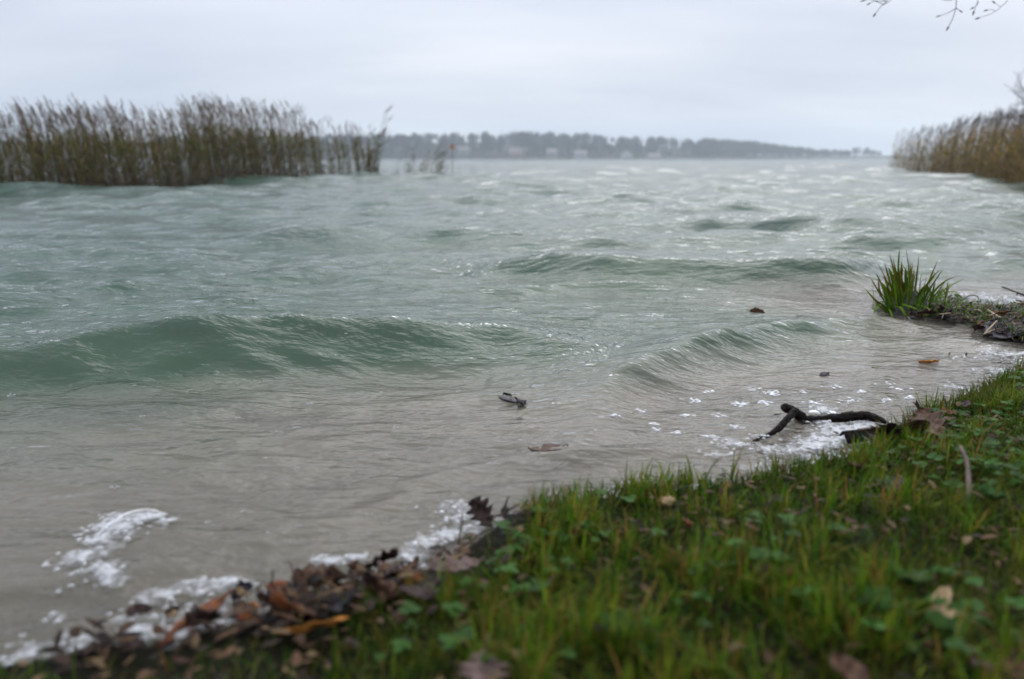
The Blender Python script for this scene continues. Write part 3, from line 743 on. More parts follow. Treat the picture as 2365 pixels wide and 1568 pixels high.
# ------------------------------------------------------------------ bare shrub behind the right reeds
def branchy(rs, start, direc, length, r, depth, out, spread=.55, nch=3, nseg=5, droop=0.0):
    p = np.array(start, float); d = np.array(direc, float); d /= np.linalg.norm(d); pts = [p.copy()]
    for i in range(nseg):
        d = d+rs.normal(0, .13, 3)+[0, 0, -droop]; d /= np.linalg.norm(d); p = p+d*length/nseg; pts.append(p.copy())
    out.append((np.array(pts), np.linspace(r, r*.45, nseg+1)))
    if depth:
        for k in range(nch):
            i = rs.randint(2, nseg+1); nd = d+rs.normal(0, spread, 3); branchy(rs, pts[i], nd, length*rs.uniform(.5, .75), r*.5, depth-1, out, spread, nch, nseg, droop)
rb = np.random.RandomState(4)
for u, y, hgt_, lb in [(2472, 23, 3.5, 'bare purple brown shrub rising behind the right reeds')]:
    x = (u-1182.5)/FP*y*1.0; zb = bed(x, y)
    t = thing('bare_shrub', lb, 'shrub', (x, y, zb))
    stems = [[], []]
    for k in range(14):
        o_ = []; branchy(rb, (rb.normal(0, .3), rb.normal(0, .3), -.1), (rb.normal(-.05, .33), rb.normal(0, .25), 1.2), hgt_*rb.uniform(.36, .5), .022, 3, o_, .42, 4, 4)
        stems[0].append(o_[0]); stems[1] += o_[1:]
    for q, rd in stems[0]:
        a = tube(q, rd, 5); link('stem', big_mesh('stem', *a[:3], mat=M_twig), t)
    V, Q, T, c = cat_arrays([tube(q, np.maximum(rd, .007), 3, cap=False) for q, rd in stems[1]])
    link('twigs', big_mesh('twigs', V, Q, T, mat=M_twig), t)

# ------------------------------------------------------------------ alder with drooping twigs that reach into the top right corner
TY = 5.2
tree = thing('overhanging_tree', 'bare tree whose drooping twigs hang into the top right corner', 'tree', (6.1, 4.9, .1))
def W2L(p): return np.array(p)-np.array([6.1, 4.9, .1])
a = tube([W2L(p) for p in [(6.1, 4.9, -.2), (6.05, 4.95, .8), (6.15, 5.0, 1.8), (6.0, 5.05, 2.8), (5.9, 5.0, 4.2), (5.95, 4.9, 6.0)]], [.17, .14, .12, .10, .08, .04], 10, rough=.06, seed=3)
link('trunk', big_mesh('trunk', *a[:3], mat=M_bark2), tree)
limb_pts = [(6.0, 5.05, 2.6), (5.2, 5.1, 2.75), (4.4, 5.2, 2.68), (3.6, 5.2, 2.55), (2.9, 5.2, 2.38), (2.45, 5.2, 2.22)]
a = tube([W2L(p) for p in resample(limb_pts, 16)], np.linspace(.055, .010, 16), 8, rough=.08, seed=6)
link('limb', big_mesh('limb', *a[:3], mat=M_bark2), tree)
rtw = np.random.RandomState(9)
LP = resample(limb_pts, 40)
def twig(pix, r0=.007, subs=(), root=None):
    r0 *= .5
    pix = [(a_, b_-7) for a_, b_ in pix]; subs = [[(a_, b_-7, c_) for a_, b_, c_ in s_] for s_ in subs]
    P = [spot_y(u, v, TY) for u, v in pix]
    i = np.argmin(np.abs(LP[:, 0]-(P[0][0]+.12))) if root is None else None
    start = LP[i] if root is None else root
    m = (np.array(start)+np.array(P[0]))/2+[0.02, 0, .05]
    P = [tuple(start), tuple(m)]+P
    q = resample(P, 18); q[1:-1] += rtw.normal(0, .004, (16, 3))
    a = tube([W2L(x) for x in q], np.linspace(r0, r0*.42, 18), 5)
    tw_ = link('twig', big_mesh('twig', *a[:3], mat=M_twig), tree)
    for s in subs:
        P2 = np.array([spot_y(u, v, TY+dy) for u, v, dy in s]); q2 = resample(P2, 8)
        a = tube([W2L(x) for x in q2], np.linspace(r0*.5, r0*.3, 8), 4); link('side_twig', big_mesh('side_twig', *a[:3], mat=M_twig), tw_)
        e = q2[-1]; dd = q2[-1]-q2[-2]; dd /= np.linalg.norm(dd)
        a = tube([W2L(e+dd*k) for k in (-.004, .006, .016, .026)], [.0015, .0045, .0035, .001], 5); link('bud', big_mesh('bud', *a[:3], mat=M_twig), tw_)
    e = q[-1]; dd = q[-1]-q[-2]; dd /= np.linalg.norm(dd)
    a = tube([W2L(e+dd*k) for k in (-.004, .008, .02, .03)], [.002, .006, .004, .001], 5); link('bud', big_mesh('bud', *a[:3], mat=M_twig), tw_)
twig([(2063, -6), (2050, 8), (2038, 19), (2030, 29), (2022, 38)], .0085, [[(2048, 9, 0), (2025, 10, .05), (2008, 4, .08), (1996, 8, .1)], [(2040, 17, 0), (2020, 8, 0), (2010, 14, 0)], [(2038, 19, 0), (2052, 12, -.03), (2058, 6, 0)], [(2046, 10, 0), (2026, -2, -.1), (2016, -6, -.1), (2002, 4, -.1)]])
twig([(2214, -6), (2211, 10), (2207, 28), (2201, 52), (2191, 68)], .0095, [[(2208, 26, 0), (2190, 37, .05), (2171, 43, .08)], [(2208, 26, 0), (2216, 31, 0)], [(2212, 2, 0), (2190, 9, .06), (2170, 4, .06), (2160, 1, .06)]])
twig([(2264, -6), (2261, 8), (2258, 23), (2250, 32)], .007, [[(2260, 10, 0), (2256, 20, 0), (2249, 24, 0)]])
twig([(2342, -5), (2325, 10), (2309, 25), (2292, 39), (2275, 52), (2262, 48)], .006, [[(2312, 22, 0), (2303, 18, .02), (2298, 14, .02)], [(2300, 33, 0), (2288, 28, .05), (2281, 30, .05)], [(2335, 2, 0), (2318, 4, .03), (2308, 0, .03)]])
for k in range(10):
    i = rtw.randint(3, 38); o_ = []
    branchy(rtw, W2L(LP[i]), (rtw.normal(-.2, .5), rtw.normal(0, .5), rtw.uniform(.2, 1.0)), rtw.uniform(.5, .9), .010, 2, o_, .5, 3, 4)
    V, Q, T, c = cat_arrays([tube(q, np.maximum(rd, .0025), 4, cap=False) for q, rd in o_]); link('twig', big_mesh('twig', V, Q, T, mat=M_twig), tree)
for k in range(9):
    o_ = []; branchy(rtw, W2L((6.0, 5.0, 2.5+k*.38)), (rtw.normal(.3, .8), rtw.normal(0, .8), .7), rtw.uniform(.9, 1.8), .03, 3, o_, .5, 3, 4)
    V, Q, T, c = cat_arrays([tube(q, np.maximum(rd, .003), 4, cap=False) for q, rd in o_]); link('limb', big_mesh('limb', V, Q, T, mat=M_twig), tree)

# ------------------------------------------------------------------ turf
rg = np.random.RandomState(31)
def land_points(n, xlo, xhi, ylo, yhi, dmin, dens=None):
    x = rg.uniform(xlo, xhi, n); y = rg.uniform(ylo, yhi, n); d = sdf(x, y); m = d > dmin
    if dens is not None: m &= rg.rand(n) < dens(x, y, d)
    x, y, d = x[m], y[m], d[m]; return x, y, d, ground_h(x, y, d)
main_land = lambda x, y: (y < 1.70+.66*np.clip(x-.6, 0, 3)) | (x > 2.5)
def dens_g(x, y, d):
    edge = np.where(x < .02, sstep(.05, .19, d+.12*(vnoise(x*14, y*14)-.5)), 1.0)
    cl = .62+.55*sstep(.2, .6, vnoise(x*15, y*15))
    return np.clip(edge*cl, 0, 1)*main_land(x, y)*np.where(x < -.22, .35, 1)*np.where((x > -1.6), 1, 0)
x, y, d, z = land_points(480000, -1.5, 4.0, .30, 4.0, .008, dens_g)
m = (y > .36) & (np.abs(x) < .9*y+.55); x, y, d, z = x[m], y[m], d[m], z[m]
n = len(x)
kindv = rg.rand(n); pal = np.array([[.110, .205, .010], [.058, .145, .010], [.185, .260, .016], [.25, .205, .030], [.29, .155, .04], [.08, .15, .022]])
pick = np.searchsorted(np.cumsum([.33, .25, .16, .12, .07, .07]), kindv).clip(0, 5)
yel = fbm(x*5+2, y*5, 3)
col = pal[pick]*rg.uniform(.16, .8, (n, 1))
col = col*(1-.35*sstep(.5, .7, yel)[:, None])+np.array([.13, .12, .022])*(.35*sstep(.5, .7, yel)[:, None])
Lg = rg.gamma(5, .0082, n)*(.55+.9*vnoise(x*7+4, y*7)); edge = sstep(.16, .0, d); Lg *= 1+.2*edge
Lg = np.clip(Lg*.72, .010, .055)
Wg = rg.uniform(.0016, .0040, n)*np.where(pick == 1, 1.25, 1)
th0 = np.abs(rg.normal(.15, .3, n)); th1 = th0+np.abs(rg.normal(.55, .5, n)); th1 = np.where(pick >= 3, th1+.6, th1)
V, Q, T, c = ribbons(np.stack([x, y, z-.003], 1), rg.rand(n)*6.283, th0, th1, Lg, Wg, 3, col, tw=rg.normal(0, .5, n))
turf = (V, Q, T, c)
x, y, d, z = land_points(14000, -1.3, 4.0, .34, 4.0, .012, lambda x, y, d: main_land(x, y)*np.where(x < .02, sstep(.06, .2, d), 1)*np.where(x < -.25, .25, 1)*(.06+.94*sstep(.46, .62, vnoise(x*8+31, y*8))))
m = np.abs(x) < .85*y+.45; x, y, z = x[m], y[m], z[m]; n = len(x); kb = 20
hT = rg.uniform(.045, .095, n); aT = rg.rand(n)*6.283
X_ = np.repeat(x, kb)+rg.normal(0, .007, n*kb); Y_ = np.repeat(y, kb)+rg.normal(0, .007, n*kb); Z_ = np.repeat(z, kb)
pk = rg.choice(6, n*kb, p=[.30, .18, .17, .17, .12, .06]); cT = .80*pal[pk]*np.repeat(rg.uniform(.7, 1.25, n), kb)[:, None]*rg.uniform(.75, 1.25, (n*kb, 1))
t0_ = np.abs(rg.normal(.1, .25, n*kb)); azT = np.where(rg.rand(n*kb) < .4, np.repeat(aT, kb)+rg.normal(0, .7, n*kb), rg.rand(n*kb)*6.283)
tufts = ribbons(np.stack([X_, Y_, Z_-.004], 1), azT, t0_, t0_+np.abs(rg.normal(.55, .7, n*kb)), np.repeat(hT, kb)*rg.uniform(.45, 1.1, n*kb), rg.uniform(.0020, .0046, n*kb), 4, cT, tw=rg.normal(0, .5, n*kb))
V, Q, T, c = cat_arrays([turf, tufts]); print('tuft blades', n*kb)
tag(link('grass', big_mesh('grass', V, Q, T, c, mat=M_grass)), 'short wet green grass covering the bank in front', kind='stuff')
print('grass blades', n)
# moss and thatch between the blades
x, y, d, z = land_points(160000, -1.3, 2.8, .36, 2.9, .01, lambda x, y, d: .6*main_land(x, y)*np.where(x < .02, sstep(.05, .3, d), 1)*vnoise(x*16+3, y*16))
m = np.abs(x) < .85*y+.4; x, y, z = x[m], y[m], z[m]; n = len(x)
mc = np.array([[.085, .095, .014], [.05, .07, .012], [.12, .085, .03], [.16, .11, .045]])[rg.choice(4, n, p=[.4, .3, .18, .12])]*rg.uniform(.6, 1.3, (n, 1))
V, Q, T, c = ribbons(np.stack([x, y, z-.002], 1), rg.rand(n)*6.283, rg.uniform(.3, 1.2, n), rg.uniform(.8, 1.9, n), rg.uniform(.008, .03, n), rg.uniform(.0012, .003, n), 2, mc)
tag(link('moss', big_mesh('moss', V, Q, T, c, mat=M_grass)), 'olive moss and dead thatch between the grass blades', kind='stuff')
x, y, d, z = land_points(9000, -1.2, 2.8, .36, 2.9, .0, lambda x, y, d: main_land(x, y)*(.25+.9*sstep(.45, .6, vnoise(x*6+11, y*6))))
n = len(x); lc = np.array([[.06, .032, .02], [.10, .055, .03], [.13, .085, .045], [.03, .02, .016]])[rg.choice(4, n)]*rg.uniform(.6, 1.3, (n, 1))
V, Q, T, c = ribbons(np.stack([x, y, z+rg.uniform(.004, .03, n)], 1), rg.rand(n)*6.283, rg.uniform(.9, 1.7, n), rg.uniform(1.2, 2.2, n), rg.uniform(.008, .03, n), rg.uniform(.003, .013, n), 3, lc, prof=lambda s: np.sin(np.pi*np.clip(.12+.8*s, 0, 1)))
tag(link('turf_litter', big_mesh('turf_litter', V, Q, T, c, mat=M_litter)), 'brown crumbs of dead leaf caught in the turf', kind='stuff')
# clover and ground ivy
x, y, d, z = land_points(15000, -.6, 2.8, .36, 2.6, .05, lambda x, y, d: main_land(x, y)*sstep(.52, .68, fbm(x*2.2+7, y*2.2+1, 3))*.5*np.where(x > .55, 1, .35))
n = len(x); par = []
hz = rg.uniform(.012, .040, n); a0 = rg.rand(n)*6.28; sz = rg.uniform(.0035, .009, n)
cc = np.array([.048, .120, .020])*rg.uniform(.6, 1.4, (n, 1))
ang = np.linspace(0, 2*math.pi, 7)[:-1]
for k in range(3):
    a = a0+k*2.094; cx, cy = x+np.cos(a)*sz*.95, y+np.sin(a)*sz*.95; tl = rg.normal(0, .35, n)
    ring = np.stack([np.stack([cx+np.cos(q)*sz, cy+np.sin(q)*sz, z+hz+tl*np.cos(q)*sz+.25*sz], 1) for q in ang], 1)
    ctr = np.stack([cx, cy, z+hz], 1)[:, None]
    V = np.concatenate([ctr, ring], 1).reshape(-1, 3); o = (np.arange(n)*7)[:, None, None]
    T = (o+np.array([[0, i+1, (i+1) % 6+1] for i in range(6)])[None]).reshape(-1, 3)
    par.append((V, None, T, np.repeat(cc, 7, 0)))
V, Q, T, c = cat_arrays(par)
tag(link('clover', big_mesh('clover', V, Q, T, c, mat=M_grass)), 'small round leaved clover and ivy spreading through the grass', kind='stuff')
print('clover', n)

# ------------------------------------------------------------------ fallen leaves
def leaf_obj(kind, L, W, mat, curlx=0, curly=0, wob=.004, seed=0, stalk=.35, thick=.0006, name=None, rib=True):
    rs = np.random.RandomState(seed); nt_, ms_ = 22, 8
    t = np.linspace(0, 1, nt_); s = np.linspace(-1, 1, ms_+1)
    if kind == 'oak':
        wt = np.sin(np.pi*np.clip(t**1.25, 0, 1))**.75*(.72+.30*np.cos(2*np.pi*(4.2*t+.1))*sstep(0, .25, t))
        wt = np.maximum(wt, .04*(1-t))
    elif kind == 'round':
        wt = np.sin(np.pi*t**.8)**.6*(1+.03*np.cos(60*t))
    elif kind == 'long':
        wt = np.sin(np.pi*t**.85)**.8
    else:   # ragged
        wt = np.sin(np.pi*t)**.5*(.7+.5*rs.rand(nt_))
    A, S = np.meshgrid(t, s, indexing='ij')
    yv = S*wt[:, None]*W*.5*(1+.06*rs.normal(0, 1, A.shape)*(np.abs(S) > .9)); xv = A*L+(np.abs(S)**1.5)*wt[:, None]*W*.12
    zz = wob*(fbm(A*4+seed, S*2+seed*.7, 3)-.5)*4
    cy_ = curly/(W*.5)
    if abs(curly) > 1e-4: zz = zz+(1-np.cos(yv*cy_))/cy_; yv = np.sin(yv*cy_)/cy_
    cx_ = curlx/L
    if abs(curlx) > 1e-4:
        rad = 1/cx_-zz; xn = np.sin(xv*cx_)*rad; zz = 1/cx_-np.cos(xv*cx_)*rad; xv = xn
    V = np.stack([xv, yv, zz], -1).reshape(-1, 3)
    me = big_mesh(name or kind, V, grid_quads(nt_, ms_+1), mat=mat)
    o = link(name or kind+'_leaf', me); md = o.modifiers.new('thickness', 'SOLIDIFY'); md.thickness = thick
    mid = V.reshape(nt_, ms_+1, 3)[:, ms_//2]
    if rib:
        a = tube(mid[:18]+[0, 0, .0004], np.linspace(.0010, .0004, 18)*L/.1, 5); link('midrib', big_mesh('midrib', *a[:3], mat=mat), o)
    if stalk > 0:
        ln = stalk*L; d0 = mid[0]-mid[2]; d0 /= np.linalg.norm(d0)
        q = [mid[1], mid[0]+d0*ln*.4+[0, .02*ln, .03*ln], mid[0]+d0*ln+[0, .1*ln, .06*ln]]
        a = tube(resample(q, 6), np.linspace(.0011, .0017, 6)*max(.7, L/.1), 5); link('leaf_stalk', big_mesh('leaf_stalk', *a[:3], mat=mat), o)
    return o
def aim(o, root, tip, roll=0.0):
    """lay the leaf's +x axis from root to tip"""
    a, b = Vector(root), Vector(tip); dx = (b-a).normalized()
    up = Vector((0, 0, 1)); y_ = up.cross(dx).normalized(); z_ = dx.cross(y_)
    m = Matrix((dx, y_, z_)).transposed().to_4x4() @ Matrix.Rotation(roll, 4, 'X')
    o.matrix_world = Matrix.Translation(a) @ m
def fallen(kind, uv0, uv1, wfac, mat, label, z0=.01, z1=.01, roll=0, cat='leaf', group=None, water=False, **kw):
    f = on_water if water else on_land
    p0, p1 = f(*uv0), f(*uv1)
    # lift each end while keeping its direction of sight
    q0 = spot(uv0[0], uv0[1], p0[2]+z0); q1 = spot(uv1[0], uv1[1], p1[2]+z1)
    L = (Vector(q1)-Vector(q0)).length
    o = leaf_obj(kind, L, L*wfac, LM[mat], name={'oak': 'oak_leaf', 'round': 'round_leaf', 'long': 'long_leaf', 'rag': 'torn_leaf'}[kind], **kw)
    aim(o, q0, q1, roll); tag(o, label, cat, group); return o
fallen('oak', (1118, 1290), (990, 1338), .62, 'mauve', 'grey brown oak leaf with a long stalk lying on the grass edge', .028, .03, R(-8), seed=3, curlx=.3, curly=.5, stalk=.62, wob=.004)
fallen('oak', (800, 1330), (668, 1322), .75, 'brown', 'large curled brown oak leaf at the water edge', .045, .05, R(-38), seed=5, curlx=-.4, curly=-.9, wob=.008)
fallen('oak', (735, 1362), (640, 1425), .95, 'brown', 'broad flat brown oak leaf leaning on the heap beside the foam', .035, .01, R(-28), seed=8, curlx=.3, curly=.5, wob=.006)
fallen('round', (668, 1352), (612, 1340), .7, 'rust', 'small rolled rust red leaf left of the curled oak leaf', .035, .04, R(-20), seed=9, curlx=-.5, curly=-1.1, stalk=.2)
fallen('oak', (850, 1345), (800, 1312), .8, 'brown', 'folded brown leaf between the two oak leaves', .03, .045, R(30), seed=12, curlx=.5, curly=1.1, wob=.007)
fallen('oak', (838, 1318), (915, 1262), .62, 'dark', 'dark upright oak leaf rising against the grey water', .02, .06, R(-48), seed=14, curlx=-.3, curly=.7, wob=.006)
fallen('oak', (905, 1330), (868, 1400), .7, 'mauve', 'grey mauve leaf hanging over the dark bank edge', .03, .012, R(10), seed=15, curly=.5, wob=.005)
fallen('long', (985, 1342), (912, 1338), .4, 'rust', 'narrow reddish leaf half buried behind the long stalked oak leaf', .02, .02, R(-20), seed=16, curly=.6)
fallen('long', (655, 1452), (808, 1472), .30, 'orange', 'bright orange narrow leaf lying in front of the brown heap', .022, .016, R(-26), seed=17, curlx=.55, curly=.7, stalk=.1)
fallen('rag', (585, 1352), (535, 1378), .85, 'black', 'black rotten leaf scrap in the shore foam', .03, .012, R(-30), seed=19, curly=.8, stalk=0)
fallen('long', (520, 1378), (365, 1492), .16, 'rust', 'long thin reddish leaf lying across the foam', .016, .012, R(-20), seed=20, curly=.5, stalk=.1)
fallen('round', (600, 1398), (548, 1412), .6, 'orange', 'small orange scrap under the brown heap', .014, .012, R(-20), seed=21, stalk=0)
fallen('rag', (350, 1402), (292, 1418), .6, 'dark', 'purple brown leaf scrap at the left end of the foam', .016, .012, R(-20), seed=22, curly=.6, stalk=.2)
fallen('rag', (412, 1400), (382, 1424), .6, 'dark', 'small brown leaf with a yellow neighbour in the foam', .018, .01, R(-30), seed=23, curly=.5, stalk=.4)
fallen('rag', (408, 1418), (384, 1412), .5, 'tan', 'tiny yellow leaf scrap in the foam', .014, .014, R(-20), seed=24, stalk=0)
fallen('long', (572, 1378), (545, 1358), .5, 'tan', 'small yellowish leaf edge beside the black scrap', .02, .03, R(-30), seed=25, curly=.6, stalk=0)
fallen('oak', (1236, 1228), (1205, 1182), .85, 'dark', 'dark curled leaf standing upright in the grass edge', .012, .05, R(35), seed=27, curly=1.1, curlx=.4, stalk=.2)
fallen('round', (1285, 1212), (1262, 1202), .8, 'dark', 'small dark leaf beside the upright dark one', .02, .03, R(25), seed=28, curly=.7, stalk=0)
fallen('oak', (1120, 1500), (1112, 1590), .75, 'mauve', 'blurred brown leaf flat in the grass at the bottom', .035, .03, R(-6), seed=29, curly=.4)
fallen('round', (1935, 1512), (1985, 1590), .85, 'brown', 'blurred red brown leaf at the bottom edge', .035, .03, R(-14), seed=30, curly=.5)
fallen('round', (2245, 1522), (2290, 1552), .6, 'mauve', 'blurred pale brown leaf near the bottom right corner', .04, .035, R(-15), seed=32, curly=.4)
fallen('oak', (2340, 1512), (2352, 1575), .9, 'brown', 'blurred reddish leaf in the bottom right corner', .04, .035, R(10), seed=33, curly=.4)
fallen('long', (2152, 1432), (2196, 1335), .30, 'tan', 'pale tan leaf standing in the dark grass at right', .015, .05, R(8), seed=34, curlx=-.5, curly=.6)
fallen('long', (2170, 1415), (2252, 1432), .34, 'tan', 'pale tan leaf lying across the dark grass', .03, .025, R(-20), seed=35, curly=.5, stalk=0)
fallen('round', (2118, 985), (2050, 966), .6, 'dark', 'brown leaf against the right end of the driftwood', .018, .02, R(-30), seed=37, curlx=-.6, curly=-.7)
fallen('oak', (2176, 1012), (2128, 968), .62, 'brown', 'large brown oak leaf propped on the bank by the driftwood', .012, .035, R(-15), seed=38, curlx=.4, curly=.6)
fallen('round', (2150, 962), (2130, 948), .9, 'dark', 'dark pointed leaf tip behind the propped oak leaf', .03, .045, R(20), seed=39, curly=.9, stalk=0)
fallen('round', (2062, 1132), (2050, 1102), .7, 'black', 'dark purple leaf sunk in the grass at right', .015, .03, R(-10), seed=41, curly=.6)
fallen('long', (1945, 1050), (1990, 1056), .28, 'orange', 'small orange tan leaf edge in the foam by the bark', .012, .014, R(-20), seed=42, curly=.7, stalk=0)
fallen('long', (2085, 1050), (1985, 1052), .22, 'tan', 'long tan leaf below the bark piece', .02, .012, R(-25), seed=43, curly=.6, stalk=0)
fallen('oak', (2065, 1008), (2015, 1034), .9, 'slate', 'grey wet leaf lying under the bark piece', .014, .008, R(-15), seed=44, curly=.3)
fallen('rag', (1560, 1160), (1525, 1150), .6, 'tan', 'small tan leaf at the grass edge', .02, .022, R(-20), seed=45, stalk=0)
for k, (u, v, a_, l, kd, mt, lb) in enumerate([
  (700, 1400, 2.6, 80, 'oak', 'dark', 'dark brown leaf under the broad flat one in the heap'), (760, 1385, .6, 84, 'oak', 'brown', 'brown oak leaf in the middle of the heap'),
  (790, 1360, 2.2, 70, 'round', 'dark', 'dark round leaf behind the middle of the heap'), (700, 1345, 3.6, 60, 'rag', 'black', 'black leaf below the large curled oak leaf'),
  (850, 1385, .2, 80, 'oak', 'brown', 'flat brown leaf at the right part of the heap'), (880, 1345, 1.0, 60, 'round', 'dark', 'dark leaf near the dark upright oak leaf'),
  (640, 1405, 2.9, 60, 'rag', 'dark', 'ragged dark leaf at the left foot of the heap'), (930, 1365, .4, 70, 'oak', 'dark', 'dark oak leaf between the heap and the grey brown oak leaf'),
  (730, 1425, 3.3, 60, 'round', 'brown', 'brown leaf just above the orange leaf'), (500, 1435, 2.8, 56, 'rag', 'brown', 'brown leaf scrap lying in the lower foam'),
  (440, 1450, .5, 50, 'rag', 'dark', 'dark leaf scrap near the lower end of the long thin leaf'), (590, 1440, 2.4, 54, 'rag', 'rust', 'rusty leaf scrap at the right end of the lower foam'),
  (820, 1405, 3.0, 64, 'oak', 'black', 'black leaf in the shadow right of the orange leaf'), (240, 1500, 2.9, 50, 'rag', 'dark', 'dark leaf scrap at the lower left foam')]):
    fallen(kd, (u, v), (u+l*math.cos(a_), v-.55*l*math.sin(a_)), .72, mt, lb, .012+.004*(k % 3), .025+.012*(k % 4), R(-34+17*(k % 5)), seed=300+k, curlx=.4*(-1)**k, curly=.8, wob=.006, stalk=.25)
de = np.random.RandomState(17)
for k in range(12):
    u, v = [(2060, 1005), (2098, 1000), (2142, 1000), (2190, 985), (2205, 955), (2120, 1030), (2080, 1060), (2030, 1072), (2160, 1040), (2100, 975), (2235, 940), (1990, 1078)][k]
    a_ = de.rand()*6.28; l = de.uniform(26, 50)
    fallen(['oak', 'round', 'rag'][k % 3], (u, v), (u+l*math.cos(a_), v+.45*l*math.sin(a_)), de.uniform(.55, .8), ['dark', 'brown', 'black', 'dark', 'rust'][k % 5],
           'wet dead leaf lying on the bank edge '+('below the bark piece' if v > 1025 else ('between the driftwood and the grass' if u < 2150 else 'right of the propped oak leaf')), .015+.01*de.rand(), .018+.02*de.rand(), de.normal(-.25, .3), seed=500+k,
           curlx=de.normal(0, .4), curly=de.uniform(.3, .9), stalk=.2*(k % 2), rib=False, group='dead leaves by the driftwood')
dr = np.random.RandomState(91)
for k in range(11):
    u = dr.choice([dr.uniform(560, 960), dr.uniform(560, 960), dr.uniform(250, 1180)]); v = np.interp(u, [200, 400, 560, 700, 850, 1000, 1180], [1512, 1482, 1445, 1410, 1355, 1310, 1200])+dr.normal(6, 14)
    a_ = dr.rand()*6.28; l = dr.uniform(30, 66)
    fallen(['oak', 'round', 'oak', 'rag'][k % 4], (u, v), (u+l*math.cos(a_), v+.5*l*math.sin(a_)), dr.uniform(.55, .85), ['brown', 'dark', 'brown', 'dark', 'rust', 'black', 'mauve'][dr.randint(7)],
           'wet brown leaf in the drift along the '+('lower left' if u < 560 else ('middle' if u < 860 else 'right'))+' part of the bank edge', .012+.02*dr.rand(), .015+.035*dr.rand(), dr.normal(-.3, .4), seed=400+k,
           curlx=dr.normal(0, .5), curly=dr.uniform(.3, 1.1), stalk=.25*(k % 2), rib=False, group='leaves drifted along the bank edge')
# floating leaves
fallen('long', (1152, 914), (1204, 928), .34, 'slate', 'wet dark leaf floating on the grey water with curled tips', .0006, .0006, R(-2), water=True, seed=50, curlx=-.08, curly=-.1, wob=.001, stalk=.05, rib=False)
fallen('rag', (1182, 914), (1162, 909), .5, 'black', 'black curled tip at the left of the floating leaf', .006, .012, R(-20), water=True, seed=51, curly=.6, stalk=0)
fallen('rag', (1194, 924), (1206, 931), .6, 'black', 'black curled tip at the right of the floating leaf', .003, .01, R(-20), water=True, seed=52, curly=.8, stalk=0)
fallen('rag', (1732, 718), (1764, 717), .55, 'brown', 'brown leaf floating upright in front of the green wave', .012, .008, R(-60), water=True, seed=53, curly=.9, curlx=-.8, stalk=.2)
fallen('long', (2122, 836), (2168, 834), .34, 'orange', 'pale orange leaf floating in the right shallows', .002, .003, R(-10), water=True, seed=54, curly=.3, stalk=.1)
fallen('round', (1218, 1032), (1312, 1030), .8, 'brown', 'reddish leaf awash in the shallow water', .0012, .0012, R(-3), water=True, seed=55, curly=.05, wob=.0015, stalk=.1)
fallen('rag', (1895, 868), (1912, 862), .5, 'slate', 'tiny dark scrap floating in the right shallows', .001, .001, 0, water=True, seed=56, stalk=0)
rl = np.random.RandomState(66)
for k in range(20):
    u, v = rl.uniform(1150, 2350), rl.uniform(1190, 1560)
    if rl.rand() < .25: u, v = rl.uniform(820, 1150), rl.uniform(1400, 1560)
    a = rl.rand()*6.28; l = rl.uniform(14, 34)
    fallen(['oak', 'round', 'rag'][k % 3], (u, v), (u+l*math.cos(a), v+.6*l*math.sin(a)), rl.uniform(.5, .85), ['brown', 'dark', 'rust', 'black'][rl.randint(4)],
           'small dead leaf fragment sunk among the grass blades', .018, .02, rl.normal(0, .3), seed=100+k, curly=.5, stalk=0, rib=False, group='leaf fragments scattered in the turf')

# ------------------------------------------------------------------ driftwood
t = thing('driftwood', 'black wet forked driftwood branch lying in the shallows', 'driftwood', spot(1862, 969, 0))
o0 = np.array(spot(1862, 969, 0))
def dw(name, pts, rad, sides=14, rough=.22, seed=0, n=40):
    q = resample([spot(*p) for p in pts], n)-o0
    r = np.interp(np.linspace(0, 1, n), np.linspace(0, 1, len(rad)), rad)
    a = tube(q, r, sides, rough=rough, seed=seed); return link(name, big_mesh(name, *a[:3], mat=M_bark), t)
dw('log', [(2046, 978, .006), (2030, 968, .014), (1995, 959, .020), (1950, 963, .016), (1900, 968, .010), (1850, 970, .006)], [.006, .011, .0115, .0105, .010, .009], seed=1)
dw('stump', [(1866, 978, -.008), (1848, 962, .018), (1828, 948, .038), (1809, 940, .050)], [.013, .0125, .012, .0095], seed=2)
dw('side_branch', [(1838, 947, .050), (1815, 972, .034), (1795, 993, .018), (1772, 1006, .008), (1745, 1018, .002), (1722, 1032, -.004)], [.0085, .0085, .0075, .006, .005, .003], 10, seed=3)
dw('knot', [(1812, 958, .004), (1790, 962, .004), (1772, 966, -.002)], [.006, .008, .003], 8, seed=4, n=8)
dw('knot', [(2024, 974, .003), (2036, 978, .003), (2048, 980, .0)], [.007, .007, .003], 8, seed=5, n=8)
# bark piece
t = thing('bark_piece', 'dark curved strip of bark resting on the foam at the bank', 'bark', spot(2010, 1010, .02)); o1 = np.array(spot(2010, 1010, .02))
A_ = resample([spot(1948, 1012, .024), spot(1985, 1008, .026), spot(2030, 1002, .028), spot(2078, 997, .030)], 14)-o1
def strip(A, wid, dz, th, mat, nm, par, seed=0):
    rs = np.random.RandomState(seed); s = np.linspace(-1, 1, 7); V = []
    for i in range(len(A)):
        tdir = A[min(i+1, len(A)-1)]-A[max(i-1, 0)]; tdir /= np.linalg.norm(tdir); sd = np.cross([0, 0, 1], tdir)
        for k in s: V.append(A[i]+sd*wid*k*.5*(1+.12*rs.normal())+np.array([0, 0, dz*(1-k*k)-dz*.6*(k < -.3)]))
    o = link(nm, big_mesh(nm, np.array(V), grid_quads(len(A), 7), mat=mat), par); md = o.modifiers.new('thickness', 'SOLIDIFY'); md.thickness = th; return o
strip(A_, .030, .014, .003, M_bark, 'bark_strip', t, 3)
